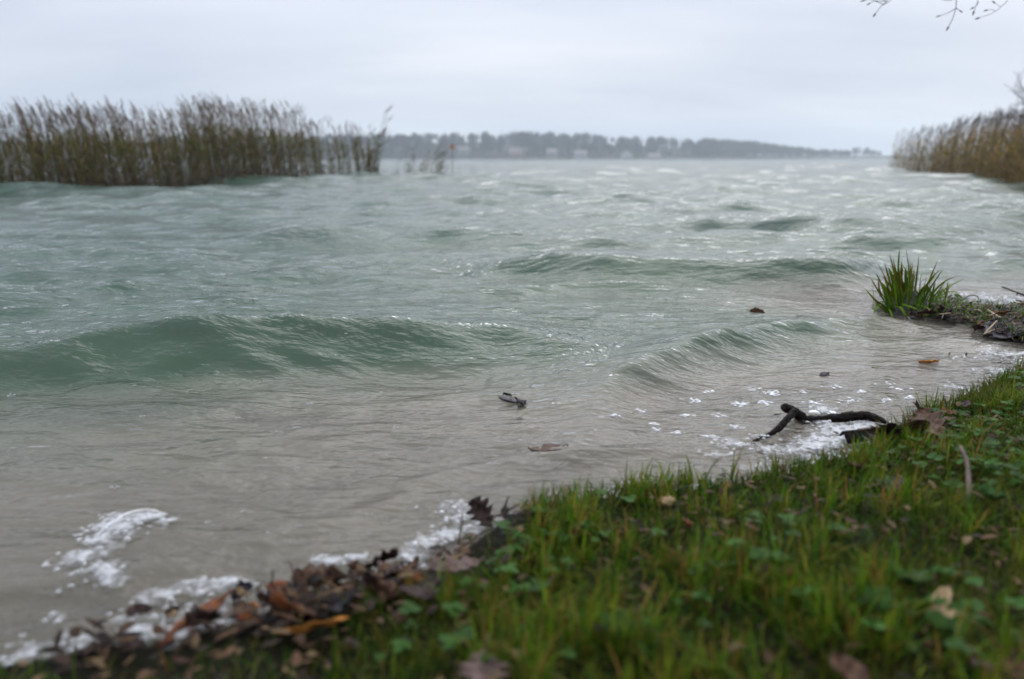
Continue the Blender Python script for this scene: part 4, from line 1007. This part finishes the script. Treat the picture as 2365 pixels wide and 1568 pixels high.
a = tube(A_[3:]+[0, 0, .017], np.linspace(.003, .0045, 11), 6, rough=.15); link('ridge', big_mesh('ridge', *a[:3], mat=plain('pale_bark', (.10, .07, .055), (.20, .15, .12), 60, .5, .5, .002)), t)

# ------------------------------------------------------------------ single stalks and twigs
def stalk(pix, rad, mat, label, name='dead_stalk', cat='stalk', n=12, sides=6, knots=True):
    P = resample([spot(*p) for p in pix], n); o_ = P[0].copy()
    a = tube(P-o_, np.interp(np.linspace(0, 1, n), np.linspace(0, 1, len(rad)), rad), sides, rough=.08, seed=int(pix[0][0]))
    ob = link(name, big_mesh(name, *a[:3], mat=mat), None, o_); tag(ob, label, cat); return ob
M_brownst = plain('brown_stalk', (.05, .028, .018), (.13, .075, .05), 50, .5, .4, .002)
stalk([(2240, 1225, .06), (2238, 1130, .10), (2234, 1060, .13), (2216, 1030, .145)], [.0045, .005, .0045, .003], M_brownst, 'blurred upright brown stalk in the grass at right')
stalk([(2045, 1372, .05), (2100, 1330, .065), (2170, 1288, .08)], [.003, .004, .003], M_bark, 'dark stick slanting through the grass at lower right', 'stick', 'stick')
stalk([(1828, 1168, .05), (1850, 1215, .06), (1880, 1280, .05), (1908, 1345, .035)], [.002, .003, .0035, .003], M_brownst, 'bent brown stalk drooping down the middle of the turf')
stalk([(1158, 1184, .012), (1168, 1165, .03), (1174, 1146, .05)], [.002, .0018, .001], M_bark, 'short dark twig standing at the grass edge above the foam', 'twig', 'twig')
stalk([(1058, 1258, .012), (1064, 1225, .035), (1068, 1185, .06)], [.002, .0018, .001], M_brownst, 'thin stem standing in the foam left of the grass edge', 'plant_stem', 'stem')
stalk([(1210, 1238, .04), (1216, 1265, .04), (1224, 1296, .03)], [.002, .0028, .003], M_brownst, 'brown stalk hanging below the upright dark leaf')
stalk([(2229, 832, -.01), (2231, 822, .006), (2232, 815, .016)], [.004, .0035, .003], M_bark, 'tiny dark stub poking out of the right shallows', 'twig', 'twig')
stalk([(2190, 824, -.01), (2192, 818, .006), (2194, 814, .01)], [.004, .0035, .003], M_brownst, 'tiny brown stub left of the dark stub in the shallows', 'twig', 'twig')
stalk([(1290, 1078, .002), (1312, 1062, .004), (1345, 1052, .003), (1368, 1040, .001)], [.003, .003, .0025, .001], M_brownst, 'thin brown stick washed in the shallows beside the reddish leaf', 'stick', 'stick')
stalk([(2264, 705, .045), (2300, 728, .04), (2349, 756, .03)], [.0045, .005, .0055], M_straw, 'thick pale reed straw lying across the washed up litter', 'straw', 'straw')
stalk([(2302, 741, .055), (2288, 756, .04), (2274, 770, .02)], [.003, .003, .003], M_straw, 'short pale straw of the upper arm of the fork on the litter', 'straw', 'straw')
stalk([(2324, 752, .035), (2300, 760, .03), (2272, 771, .022)], [.002, .0025, .003], M_straw, 'short pale straw of the lower arm of the fork on the litter', 'straw', 'straw')
stalk([(2216, 720, .03), (2232, 730, .025), (2246, 740, .02)], [.003, .003, .003], M_straw, 'short grey straw between the tussock and the litter', 'straw', 'straw')
stalk([(2240, 735, .03), (2275, 730, .035), (2350, 722, .04)], [.003, .004, .004], M_brownst, 'long brown stem lying along the top of the litter', 'stem', 'stem')
t = thing('black_twig', 'black branching twig sticking out over the water at the right edge', 'twig', spot(2368, 700, .02)); o2 = np.array(spot(2368, 700, .02))
Ytw = 3.75
def tw2(nm, pix, r):
    P = resample([spot_y(u, v, Ytw) for u, v in pix], 10)-o2; a = tube(P, np.linspace(r, r*.5, 10), 5, rough=.15, seed=2)
    link(nm, big_mesh(nm, *a[:3], mat=M_bark), t)
tw2('stem', [(2440, 712), (2400, 692), (2375, 683), (2350, 677), (2330, 668), (2314, 662)], .006)
tw2('fork', [(2350, 677), (2347, 690), (2345, 697)], .004)
tw2('fork', [(2372, 683), (2364, 690), (2356, 700), (2352, 704)], .005)
tw2('fork', [(2366, 700), (2350, 704), (2338, 708), (2332, 712)], .002)

# ------------------------------------------------------------------ sedge tussock
tb = np.array(spot(2085, 722, 0.0))
tus = thing('sedge_tussock', 'green sedge tussock standing in the water at the tip of the litter spit', 'tussock', tuple(tb))
rt = np.random.RandomState(15)
nu, nv = 20, 8; Vm = [(0, 0, .075)]
for j in range(1, nv+1):
    f = j/nv
    for i in range(nu):
        a = 2*math.pi*i/nu; rad = f*(1+.18*math.sin(3*a+1)+.15*rt.normal()*.6)
        Vm.append((.15*rad*math.cos(a)+.02, .10*rad*math.sin(a), .078*(1-f**2)-.03*f+.012*rt.normal()))
Tm = [[0, 1+i, 1+(i+1) % nu] for i in range(nu)]
Qm = [[1+(j-1)*nu+i, 1+j*nu+i, 1+j*nu+(i+1) % nu, 1+(j-1)*nu+(i+1) % nu] for j in range(1, nv) for i in range(nu)]
M_mud = plain('wet_mud', (.010, .008, .007), (.045, .034, .026), 70, .35, .9, .006)
link('root_mound', big_mesh('root_mound', np.array(Vm), np.array(Qm), np.array(Tm), mat=M_mud), tus)
G1, G2, G3, BR = np.array([.085, .19, .014]), np.array([.15, .25, .018]), np.array([.21, .20, .02]), np.array([.22, .11, .025])
# base and tip of the main blades on the print (u, v), width in mm
bl = [(2062, 706, 2035, 655, 9), (2058, 708, 2010, 640, 5), (2050, 712, 2000, 672, 4), (2052, 706, 2022, 630, 6), (2070, 700, 2054, 588, 7), (2074, 700, 2058, 606, 10), (2084, 700, 2078, 574, 7),
      (2090, 700, 2083, 602, 13), (2096, 700, 2102, 595, 12), (2092, 704, 2075, 615, 14), (2100, 702, 2108, 606, 9), (2112, 696, 2122, 590, 12), (2110, 694, 2120, 610, 10), (2104, 700, 2092, 574, 4),
      (2066, 708, 2030, 648, 12), (2080, 712, 2052, 618, 13), (2086, 706, 2066, 640, 15), (2098, 706, 2090, 622, 12), (2126, 700, 2126, 650, 9), (2128, 694, 2165, 605, 5), (2126, 698, 2178, 622, 5),
      (2128, 692, 2140, 640, 5), (2150, 696, 2160, 652, 8), (2150, 690, 2196, 660, 5), (2152, 690, 2210, 650, 4), (2150, 688, 2190, 642, 6), (2060, 714, 2016, 690, 10), (2066, 716, 2020, 700, 12),
      (2076, 712, 2030, 668, 12), (2120, 712, 2108, 660, 7), (2086, 714, 2070, 648, 10), (2072, 706, 2044, 610, 8), (2094, 700, 2096, 612, 11), (2104, 698, 2114, 628, 8), (2078, 704, 2062, 596, 6), (2066, 704, 2040, 632, 7)]
for _ in range(46):
    k_ = rt.rand(); u0 = rt.normal(2085, 22); v0 = rt.normal(708, 5); bl.append((u0, v0, u0+(u0-2085)*1.3+rt.normal(0, 16), v0-rt.uniform(40, 105), rt.uniform(4, 9)))
for _ in range(26):
    u0 = rt.normal(2150, 22); v0 = rt.normal(698, 6); bl.append((u0, v0, u0+rt.normal(14, 22), v0-rt.uniform(18, 52), rt.uniform(2.5, 5)))
def hump(s): return np.where(s < .12, .75+2*s, 1.0)*np.where(s > .72, np.clip(1-(s-.72)/.28, 0, 1)**.6, 1)
for i, (u0, v0, u1, v1, wmm) in enumerate(bl):
    yy = tb[1]+rt.uniform(-.07, .06); b = np.array(spot_y(u0, v0, yy))-tb; e = np.array(spot_y(u1, v1, yy+rt.normal(0, .05)))-tb
    b[2] = min(b[2], .05)-.02; L = np.linalg.norm(e-b); dirh = e-b; az = math.atan2(dirh[1], dirh[0]); th = math.atan2(math.hypot(dirh[0], dirh[1]), dirh[2])
    ben = rt.normal(.12, .15) if i < 36 else rt.normal(.25, .38); cg = [G1, G2, G3][rt.choice(3, p=[.55, .33, .12])]*rt.uniform(.75, 1.25)
    tc_ = BR if rt.rand() < .62 else cg
    a = ribbons([b], az, th-ben, th+ben, L*1.02, wmm/680, 9, cg, prof=hump, tw=rt.normal(1.2, .5), tipcol=tc_)
    o = link('blade', big_mesh('blade', *a[:3], col=a[3], mat=M_grass), tus); md = o.modifiers.new('thickness', 'SOLIDIFY'); md.thickness = .0007
for u0, v0, u1, v1, u2, v2, wmm in [(2066, 708, 2080, 715, 2096, 736, 12), (2082, 702, 2105, 715, 2146, 732, 11), (2110, 700, 2150, 720, 2160, 735, 6), (2150, 690, 2178, 690, 2190, 708, 5),
                                   (2040, 700, 2028, 712, 2018, 722, 7), (2160, 690, 2200, 676, 2228, 690, 4), (2052, 712, 2056, 725, 2062, 736, 9)]:
    yy = tb[1]-.10; P = resample([np.array(spot_y(u0, v0, yy+.04))-tb+[0, 0, .0], np.array(spot_y(u1, v1, yy))-tb+[0, 0, .012], np.array(spot_y(u2, v2, yy-.02))-tb], 10)
    P[:, 2] = np.maximum(P[:, 2], -.01); V = []
    for i in range(10):
        td = P[min(i+1, 9)]-P[max(i-1, 0)]; sd = np.cross(td, [0, -.7, .7]); sd /= np.linalg.norm(sd); V += [P[i]-sd*wmm/2000, P[i]+sd*wmm/2000]
    Qb = [[2*i, 2*i+1, 2*i+3, 2*i+2] for i in range(9)]; cg = np.tile(G2*1.15, (20, 1))
    o = link('blade', big_mesh('blade', np.array(V), np.array(Qb), col=cg, mat=M_grass), tus); md = o.modifiers.new('thickness', 'SOLIDIFY'); md.thickness = .0007
n = 60; xb = rt.normal(0, .06, n); yb = rt.normal(0, .05, n)
a = ribbons(np.stack([xb, yb, np.full(n, .02)], 1), rt.rand(n)*6.28, rt.uniform(.1, .6, n), rt.uniform(.4, 1.3, n), rt.uniform(.06, .17, n), rt.uniform(.002, .005, n), 4, G1*rt.uniform(.6, 1.2, (n, 1)))
o = link('fine_blades', big_mesh('fine_blades', *a[:3], col=a[3], mat=M_grass), tus); tag(o, kind='stuff')

# ------------------------------------------------------------------ washed-up litter on the spit
rd = np.random.RandomState(8)
def poly_pts(uv, n):
    uv = np.array(uv, float); out = []
    lo, hi = uv.min(0), uv.max(0)
    while len(out) < n:
        p = rd.uniform(lo, hi); ins = False
        for i in range(len(uv)):
            a, b = uv[i], uv[(i+1) % len(uv)]
            if (a[1] > p[1]) != (b[1] > p[1]) and p[0] < (b[0]-a[0])*(p[1]-a[1])/(b[1]-a[1])+a[0]: ins = not ins
        if ins: out.append(p)
    return out
spit = [(2100, 700), (2170, 690), (2230, 705), (2290, 722), (2365, 712), (2480, 705), (2480, 800), (2365, 795), (2290, 778), (2220, 750), (2150, 740), (2090, 738)]
par = []
for u, v in poly_pts(spit, 2600):
    p = np.array(on_land(u, v)); p[2] = max(p[2], .0)+.035*rd.rand()**1.5
    r = rd.rand()
    if r < .45: c0, L, W_ = [np.array(q) for q in ([.035, .022, .016], [.02, .015, .013], [.06, .04, .03], [.05, .04, .045])][rd.randint(4)], rd.uniform(.012, .045), rd.uniform(.008, .022)
    elif r < .76: c0, L, W_ = np.array([.10, .20, .02]), rd.uniform(.02, .08), rd.uniform(.002, .0045)
    elif r < .9: c0, L, W_ = np.array([.28, .20, .10]), rd.uniform(.03, .10), rd.uniform(.0015, .003)
    else: c0, L, W_ = np.array([.16, .06, .025]), rd.uniform(.015, .04), rd.uniform(.006, .014)
    upr = .45 <= r < .76
    par.append(ribbons([p], rd.rand()*6.28, rd.uniform(.1, .9) if upr else rd.uniform(.7, 1.6), rd.uniform(.6, 2.0) if upr else rd.uniform(1.2, 2.1), L, W_, 3, c0*rd.uniform(.3, 1.1), prof=lambda s: np.sin(np.pi*np.clip(.15+.8*s, 0, 1))))
V, Q, T, c = cat_arrays(par)
tag(link('washed_up_litter', big_mesh('washed_up_litter', V, Q, T, c, mat=M_litter)), 'dark wet leaf litter, straw and grass washed up behind the shallows', kind='stuff')
fallen('rag', (2298, 738), (2326, 782), .75, 'slate', 'large slate purple leaf plastered on the litter', .035, .008, R(6), seed=70, curly=.2)
fallen('long', (2284, 729), (2336, 720), .22, 'rust', 'orange brown bark like leaf on top of the litter', .05, .05, R(-30), seed=71, curly=.6, stalk=0)
fallen('oak', (2150, 700), (2190, 716), .6, 'mauve', 'brown leaf lying on the mound behind the tussock', .05, .045, R(-20), seed=72, curly=.5)
fallen('oak', (2110, 722), (2165, 722), .5, 'dark', 'dark leaf at the foot of the tussock', .03, .03, R(-30), seed=73, curly=.6)
fallen('round', (2250, 762), (2272, 752), .8, 'dark', 'dark curled leaf at the near edge of the litter', .012, .03, R(-20), seed=74, curly=.7)
fallen('rag', (2345, 735), (2362, 762), .6, 'dark', 'dark folded leaf at the right end of the litter', .04, .02, R(10), seed=75, curly=.7)
fallen('oak', (2170, 722), (2205, 738), .7, 'black', 'black leaf between the tussock and the straw', .025, .015, R(-15), seed=76, curly=.4)
par = []
for k in range(400):
    u = rd.choice([rd.uniform(560, 960), rd.uniform(150, 1200)]); v = np.interp(u, [150, 400, 560, 700, 850, 1000, 1180], [1525, 1485, 1450, 1414, 1360, 1315, 1205])+rd.normal(8, 12)
    p = np.array(on_land(u, v)) if k % 3 == 0 else p+[rd.normal(0, .02), rd.normal(0, .015), rd.normal(0, .004)]
    r = rd.rand(); c0 = np.array([[.035, .022, .016], [.06, .035, .022], [.02, .015, .013], [.12, .07, .035]][rd.randint(4)]); L, W_ = (rd.uniform(.012, .04), rd.uniform(.006, .018)) if r < .7 else (rd.uniform(.03, .09), rd.uniform(.0015, .003))
    par.append(ribbons([p+[0, 0, .004+.018*rd.rand()]], rd.rand()*6.28, rd.uniform(.8, 1.6), rd.uniform(1.2, 2.2), L, W_, 3, c0*rd.uniform(.5, 1.2), prof=lambda s: np.sin(np.pi*np.clip(.15+.8*s, 0, 1))))
V, Q, T, c = cat_arrays(par)
tag(link('bank_litter', big_mesh('bank_litter', V, Q, T, c, mat=M_litter)), 'dark crumbs of leaf and straw along the foamy bank edge', kind='stuff')
for k in range(12):
    u, v = rd.uniform(2170, 2360), rd.uniform(705, 775); a_ = rd.rand()*3.14; l = rd.uniform(18, 50)
    p0, p1 = np.array(on_land(u, v)), np.array(on_land(u+l*math.cos(a_), v+.4*l*math.sin(a_))); p0[2] = max(p0[2], 0)+.02+.02*rd.rand(); p1[2] = max(p1[2], 0)+.02+.03*rd.rand()
    a = tube(resample([tuple(p0), tuple((p0+p1)/2+[0, 0, .006*rd.normal()]), tuple(p1)], 6)-p0, [.0026, .0026, .0024, .0022, .002, .0014], 5, rough=.1, seed=k)
    tag(link('thin_stick', big_mesh('thin_stick', *a[:3], mat=[M_bark, M_brownst, M_straw][k % 3]), None, p0), ['thin black stick', 'thin brown stick', 'thin pale straw'][k % 3]+' in the tangle of washed up litter at right', 'stick', 'thin sticks in the washed up litter')
# arching dead blade over the litter
arc = [(2206, 712), (2218, 696), (2236, 683), (2256, 682), (2262, 690), (2252, 702), (2240, 716)]
P = resample([np.array(spot_y(u, v, 3.52)) for u, v in arc], 22); o3 = P[0].copy()
a = tube(P-o3, np.linspace(.0035, .0015, 22), 5)
tag(link('arched_blade', big_mesh('arched_blade', *a[:3], mat=plain('olive_blade', (.03, .045, .015), (.07, .08, .03), 30, .5, .2, .001)), None, o3), 'dead grass blade arching in a loop above the litter', 'grass blade')
# floating grass sprig in the shallows
p = on_water(2140, 930); s5 = thing('grass_sprig', 'torn green grass sprig floating in the shallows near the bank', 'sprig', p)
for az, L, th in [(.3, .035, 1.2), (2.8, .04, 1.3), (1.4, .03, .5), (4.2, .035, 1.5), (5.6, .03, 1.1)]:
    a = ribbons([(0, 0, 0)], az, th-.2, th+.2, L, .005, 4, G1); link('blade', big_mesh('blade', *a[:3], col=a[3], mat=M_grass), s5)
# broad-leaved weeds in the turf
wl = ['broad leaved weed at the lower right of the turf', 'round leaved weed beside the blurred brown stalk', 'small weed at the bottom right', 'broad weed near the bottom middle', 'leafy weed by the tan leaves']
for (u, v), lb in zip([(2020, 1440), (2290, 1180), (2180, 1500), (1420, 1500), (2090, 1380)], wl):
    p = on_land(u, v); t = thing('weed_plant', lb, 'plant', p); k = rd.randint(6, 9)
    for i in range(k):
        a_ = 6.283*i/k+rd.normal(0, .3); o = leaf_obj('round', rd.uniform(.022, .036), rd.uniform(.015, .024), M_weed if i else globals().setdefault('M_weed', leaf_mat('weed_leaf', (.02, .055, .010), (.05, .115, .022), .45, .3)),
                     curlx=.4, curly=.3, wob=.001, seed=200+i, stalk=0, name='leaf', rib=False)
        o.parent = t; o.location = (0, 0, .018+.01*rd.rand()); o.rotation_euler = (0, -.35, a_)

# ------------------------------------------------------------------ foam
# patches: outline blobs (u, v, half width, half height in print px, strength)
FO = [(330, 1205, 42, 20, 1), (280, 1225, 60, 26, 1.0), (240, 1262, 50, 26, 1.0), (205, 1300, 55, 24, .9), (250, 1340, 62, 22, .95), (190, 1350, 40, 24, .8), (400, 1218, 40, 14, .45),
      (540, 1345, 60, 14, .9), (460, 1362, 60, 20, 1.0), (370, 1385, 70, 18, .9), (320, 1430, 70, 22, .8), (480, 1420, 70, 30, .85), (580, 1425, 60, 34, 1.05), (530, 1460, 60, 26, .9), (420, 1470, 80, 26, .7),
      (60, 1545, 110, 34, .9), (170, 1490, 70, 24, .7), (400, 1520, 60, 30, .8), (300, 1475, 60, 22, .7), (20, 1490, 50, 16, .4), (130, 1420, 60, 18, .35),
      (760, 1302, 40, 12, .9), (820, 1296, 40, 14, .8), (930, 1295, 60, 22, 1.0), (890, 1320, 40, 16, .9), (985, 1262, 50, 24, .9), (1050, 1232, 60, 26, .95), (1095, 1195, 55, 20, 1.0), (1060, 1180, 80, 14, .9), (1120, 1165, 30, 10, .8), (985, 1176, 50, 10, .6), (1100, 1240, 40, 20, .8),
      (1960, 1000, 70, 16, 1.15), (1925, 1018, 60, 18, 1.15), (1890, 1037, 70, 16, 1.1), (2010, 988, 50, 12, 1.1), (1835, 1046, 70, 14, .95), (1770, 1038, 60, 12, .85), (1755, 1014, 40, 9, .75), (1705, 1032, 50, 12, .75), (1830, 975, 30, 7, .5), (1650, 1055, 60, 10, .55), (1950, 1045, 40, 14, .9), (1905, 956, 45, 8, .8), (1870, 1064, 70, 14, .8), (1960, 1075, 60, 18, .8), (1740, 1080, 80, 12, .45),
      (2330, 825, 60, 12, .9), (2260, 832, 60, 8, .55), (2240, 905, 35, 12, .75), (2300, 860, 40, 10, .6), (2270, 690, 50, 8, .9), (2330, 694, 50, 7, .9), (2120, 734, 40, 5, .4),
      (1600, 1160, 40, 10, .7), (1480, 1158, 40, 10, .5), (1720, 1128, 40, 10, .6), (1380, 1165, 40, 9, .5), (1250, 1180, 40, 10, .5)]
step = .0055
parF = []
wF = [(spot(u, v, 0.002), a*FP**-1, b*FP**-1, s) for u, v, a, b, s in FO]
fx = np.arange(-1.0, 2.6, step); fy = np.arange(.55, 3.9, step)
XX, YY = np.meshgrid(fx, fy)
mask = np.zeros(XX.shape)
for (cx, cy, cz), a, b, s in wF:
    dist = math.hypot(cx, cy); sl_ = math.hypot(dist, CAM_H); ra = a*sl_; rb_ = b*sl_*sl_/CAM_H
    mm = (np.abs(XX-cx) < 2.4*ra) & (np.abs(YY-cy) < 2.4*rb_)
    g = np.exp(-(((XX[mm]-cx)/ra)**2+((YY[mm]-cy)/rb_)**2)*.9)*s
    mask[mm] = np.maximum(mask[mm], g)
sel = mask > .12
nz = np.zeros(XX.shape); nz[sel] = fbm(XX[sel]*26, YY[sel]*26, 5)*.65+.35*fbm(XX[sel]*95+3, YY[sel]*95, 3)
val = mask*.90+(nz-.5)*1.5-.27
dF = np.full(XX.shape, -1.0); dF[sel] = sdf(XX[sel], YY[sel])
val = np.where(dF > np.where(XX < .1, .17, .09), -1, val)
inn = sel & (val > 0)
q = inn[:-1, :-1] & inn[:-1, 1:] & inn[1:, 1:] & inn[1:, :-1]
base = np.zeros(XX.shape); base[inn] = np.maximum(wave_h(XX[inn], YY[inn], dF[inn]), ground_h(XX[inn], YY[inn], dF[inn])+.002)
bub = np.zeros(XX.shape); bub[inn] = fbm(XX[inn]*60+7, YY[inn]*60, 3)
ZZ = base+.0012+.010*np.sqrt(np.clip(val, 0, .5))*(.35+1.3*bub)
Qf = grid_quads(len(fy), len(fx))[q.ravel()]; used = np.unique(Qf); rem = np.full(XX.size, -1); rem[used] = np.arange(len(used))
hol = fbm(XX*70+1, YY*70, 3); th_ = np.clip(1.45*val, 0, .95)*(.45+.55*sstep(.38, .60, hol))
fm = big_mesh('shore_foam', np.stack([XX, YY, ZZ], -1).reshape(-1, 3)[used], rem[Qf], attrs={'thick': th_.ravel()[used]}, mat=M_foam)
tag(link('shore_foam', fm), 'white bubbly foam washed along the bank and around the driftwood', kind='stuff')
print('foam quads', len(Qf))
def dome(rad, flat=.7, nu=8, nv=4):
    V = [(0, 0, rad*flat)]
    for j in range(1, nv+1):
        f = math.pi/2*j/nv
        for i in range(nu): V.append((rad*math.sin(f)*math.cos(6.2832*i/nu), rad*math.sin(f)*math.sin(6.2832*i/nu), rad*flat*math.cos(f)))
    T = [[0, 1+i, 1+(i+1) % nu] for i in range(nu)]
    Q = [[1+(j-1)*nu+i, 1+j*nu+i, 1+j*nu+(i+1) % nu, 1+(j-1)*nu+(i+1) % nu] for j in range(1, nv) for i in range(nu)]
    return np.array(V), np.array(Q), np.array(T)
rfm = np.random.RandomState(44)
DV, DQ, DT = dome(1.0, .7, 7, 3)
# single bubbles in the foam and shallows
par = []
cand = np.argwhere(q); pick_ = cand[rfm.choice(len(cand), 1100)]
for i, j in pick_:
    r = rfm.uniform(.0015, .0055); par.append((DV*r+[XX[i, j], YY[i, j], ZZ[i, j]-.001], DQ, DT, None))
for u, v, k, sp in [(1783, 909, 26, 22), (1608, 925, 14, 18), (1738, 899, 12, 18), (1714, 934, 20, 22), (1511, 980, 8, 14), (1516, 991, 8, 14), (1640, 905, 8, 14), (2050, 925, 10, 18), (1990, 905, 8, 18), (2105, 918, 10, 20), (1850, 905, 8, 16),
                    (1930, 895, 8, 20), (1560, 1000, 8, 16), (1480, 950, 6, 14), (1420, 960, 6, 12), (1880, 930, 12, 22), (1700, 985, 10, 22), (1640, 1010, 8, 20), (1770, 930, 12, 20), (1960, 925, 14, 22), (2080, 900, 8, 18), (2050, 885, 6, 18), (1660, 960, 8, 18), (1590, 960, 8, 14)]:
    for _ in range(k):
        p = on_water(u+rfm.normal(0, sp*.55), v+rfm.normal(0, sp*.12)); r = rfm.uniform(.003, .0075)
        par.append((DV*r+np.array(p)-[0, 0, .001], DQ, DT, None))
V, Q, T, c = cat_arrays(par)
tag(link('foam_bubbles', big_mesh('foam_bubbles', V, Q, T, mat=M_bubble)), 'clear bubbles clustered on the shallow water and foam', kind='stuff')
# the larger bubbles behind the driftwood and the big dome on the left foam
for u, v, r, lb in [(1880, 955, .016, 'larger clear bubble behind the driftwood log, left one'), (1922, 956, .014, 'clear bubble behind the driftwood log, right one'), (1905, 976, .011, 'grey bubble in front of the driftwood log')]:
    V, Q, T = dome(r, .55, 18, 8); tag(link('bubble', big_mesh('bubble', V, Q, T, mat=M_bubble), None, on_water(u, v)), lb, 'bubble')
ca = np.array(spot(300, 1262, 0)); arcp = [spot(u, v, .004+h) for u, v, h in [(206, 1262, 0), (222, 1240, .008), (252, 1212, .014), (290, 1190, .018), (330, 1178, .016), (362, 1180, .008), (382, 1190, 0)]]
P = resample(arcp, 24)-ca; a = tube(P, np.interp(np.linspace(0, 1, 24), [0, .5, 1], [.002, .0055, .002]), 8)
tag(link('foam_ridge', big_mesh('foam_ridge', *a[:3], mat=M_bubble), None, tuple(ca)), 'glassy curved lip of water rimming the left foam patch', 'foam')
# drifting flecks: rings of small bubbles
fleck_me = []
for k in range(8):
    par = []; nb = rfm.randint(9, 16)
    for i in range(nb):
        a = 6.283*i/nb+rfm.normal(0, .25); rd_ = rfm.uniform(.5, 1.0); r = rfm.uniform(.14, .34)
        par.append((DV*r*[1, 1, .6]+[rd_*math.cos(a), .8*rd_*math.sin(a), 0], DQ, DT, None))
    V, Q, T, c = cat_arrays(par); fleck_me.append(big_mesh('foam_fleck', V, Q, T, attrs={'thick': np.full(len(V), .85)}, mat=M_foam))
FL = [(585, 625, 1.6), (748, 607, 1.5), (815, 602, 1.2), (900, 606, 1), (285, 700, 1), (20, 710, 2.2), (145, 705, 2.6), (690, 790, 1), (970, 793, 1.1), (1020, 787, 1.5), (1092, 803, 1.6), (1125, 813, 1.3), (1040, 845, .8),
      (1240, 868, 1.2), (715, 932, 1.7), (960, 947, 1.2), (685, 987, 1.4), (645, 997, 1.6), (915, 986, 1.5), (550, 963, 1), (1058, 903, 1.1), (740, 822, 1.6), (850, 716, 1.4), (872, 690, 1.0), (1160, 590, 1), (265, 1125, 1.8),
      (615, 1057, .9), (685, 1080, .9), (240, 995, 1.1), (205, 992, 1), (1235, 600, 1.4), (1262, 603, 1.2), (1165, 625, 1.7), (1292, 641, 1), (30, 906, 1.7), (26, 913, 1.5), (60, 885, 1.8), (310, 890, .9), (460, 872, 1.2),
      (1500, 688, 1.6), (1532, 690, 1.7), (1520, 668, .9), (1602, 716, 1.3), (430, 905, .7), (1000, 770, .9), (878, 745, .9), (740, 745, .9), (1145, 815, .8), (970, 858, .7), (920, 820, .7), (330, 960, 1), (300, 1000, .9),
      (540, 700, 1.8), (420, 710, 1.5), (60, 575, 1.5), (330, 560, 1.3), (640, 580, 1), (1060, 560, 1), (1310, 620, 1), (1420, 640, .9), (350, 620, 1.3), (520, 640, 1.1), (160, 640, 1.5), (200, 590, 1), (455, 555, 1), (590, 690, 1.3),
      (1350, 590, .9), (1480, 640, 1), (1580, 660, .9), (1660, 690, .9), (60, 745, 1.8), (190, 720, 1.6), (100, 830, 1.2), (560, 770, .8), (800, 770, .8), (640, 840, .9), (880, 905, .8), (850, 1190, 1.6), (480, 1205, 1.5), (560, 1180, 1.1), (690, 1215, 1.3), (620, 1230, 1.2), (235, 1190, 1.5)]
for i, (u, v, s) in enumerate(FL):
    p = on_water(u, v, .0); dist = math.hypot(p[0], p[1]); sz = s*7.2/FP*math.hypot(dist, CAM_H)*.8
    o = link('foam_fleck', fleck_me[i % 8], None, p, (0, 0, rfm.rand()*6.28)); o.scale = (sz, sz, sz*.8)
    wh = 'beyond the second wave' if v < 660 else ('on the water behind the nearest wave' if v < 738 else ('on the nearest green wave' if v < 880 else ('on the sandy shallows' if v < 1080 else 'close to the foamy bank')))
    wh = wh.replace('on the sandy shallows', 'on sandy shallows'); sd_ = 'at left' if u < 500 else ('left of the middle' if u < 900 else ('in the middle' if u < 1300 else 'at right'))
    tag(o, 'white ring of foam bubbles '+wh+' '+sd_, 'foam fleck', 'foam flecks '+wh+' '+sd_)

# ------------------------------------------------------------------ damp air over the lake
v1, q1 = box(-2300, 2400, -110, 1330, -4, 52)
hm, t, o_ = mat_new('damp_air'); pv = N(t, 'ShaderNodeVolumePrincipled')
pv.inputs['Color'].default_value = (.86, .94, 1, 1); pv.inputs['Density'].default_value = .00058; pv.inputs['Anisotropy'].default_value = 0.55
t.links.new(pv.outputs[0], o_.inputs['Volume'])
tag(link('haze', big_mesh('haze', v1, q1, mat=hm, smooth=False)), 'pale damp haze over the lake', kind='stuff')
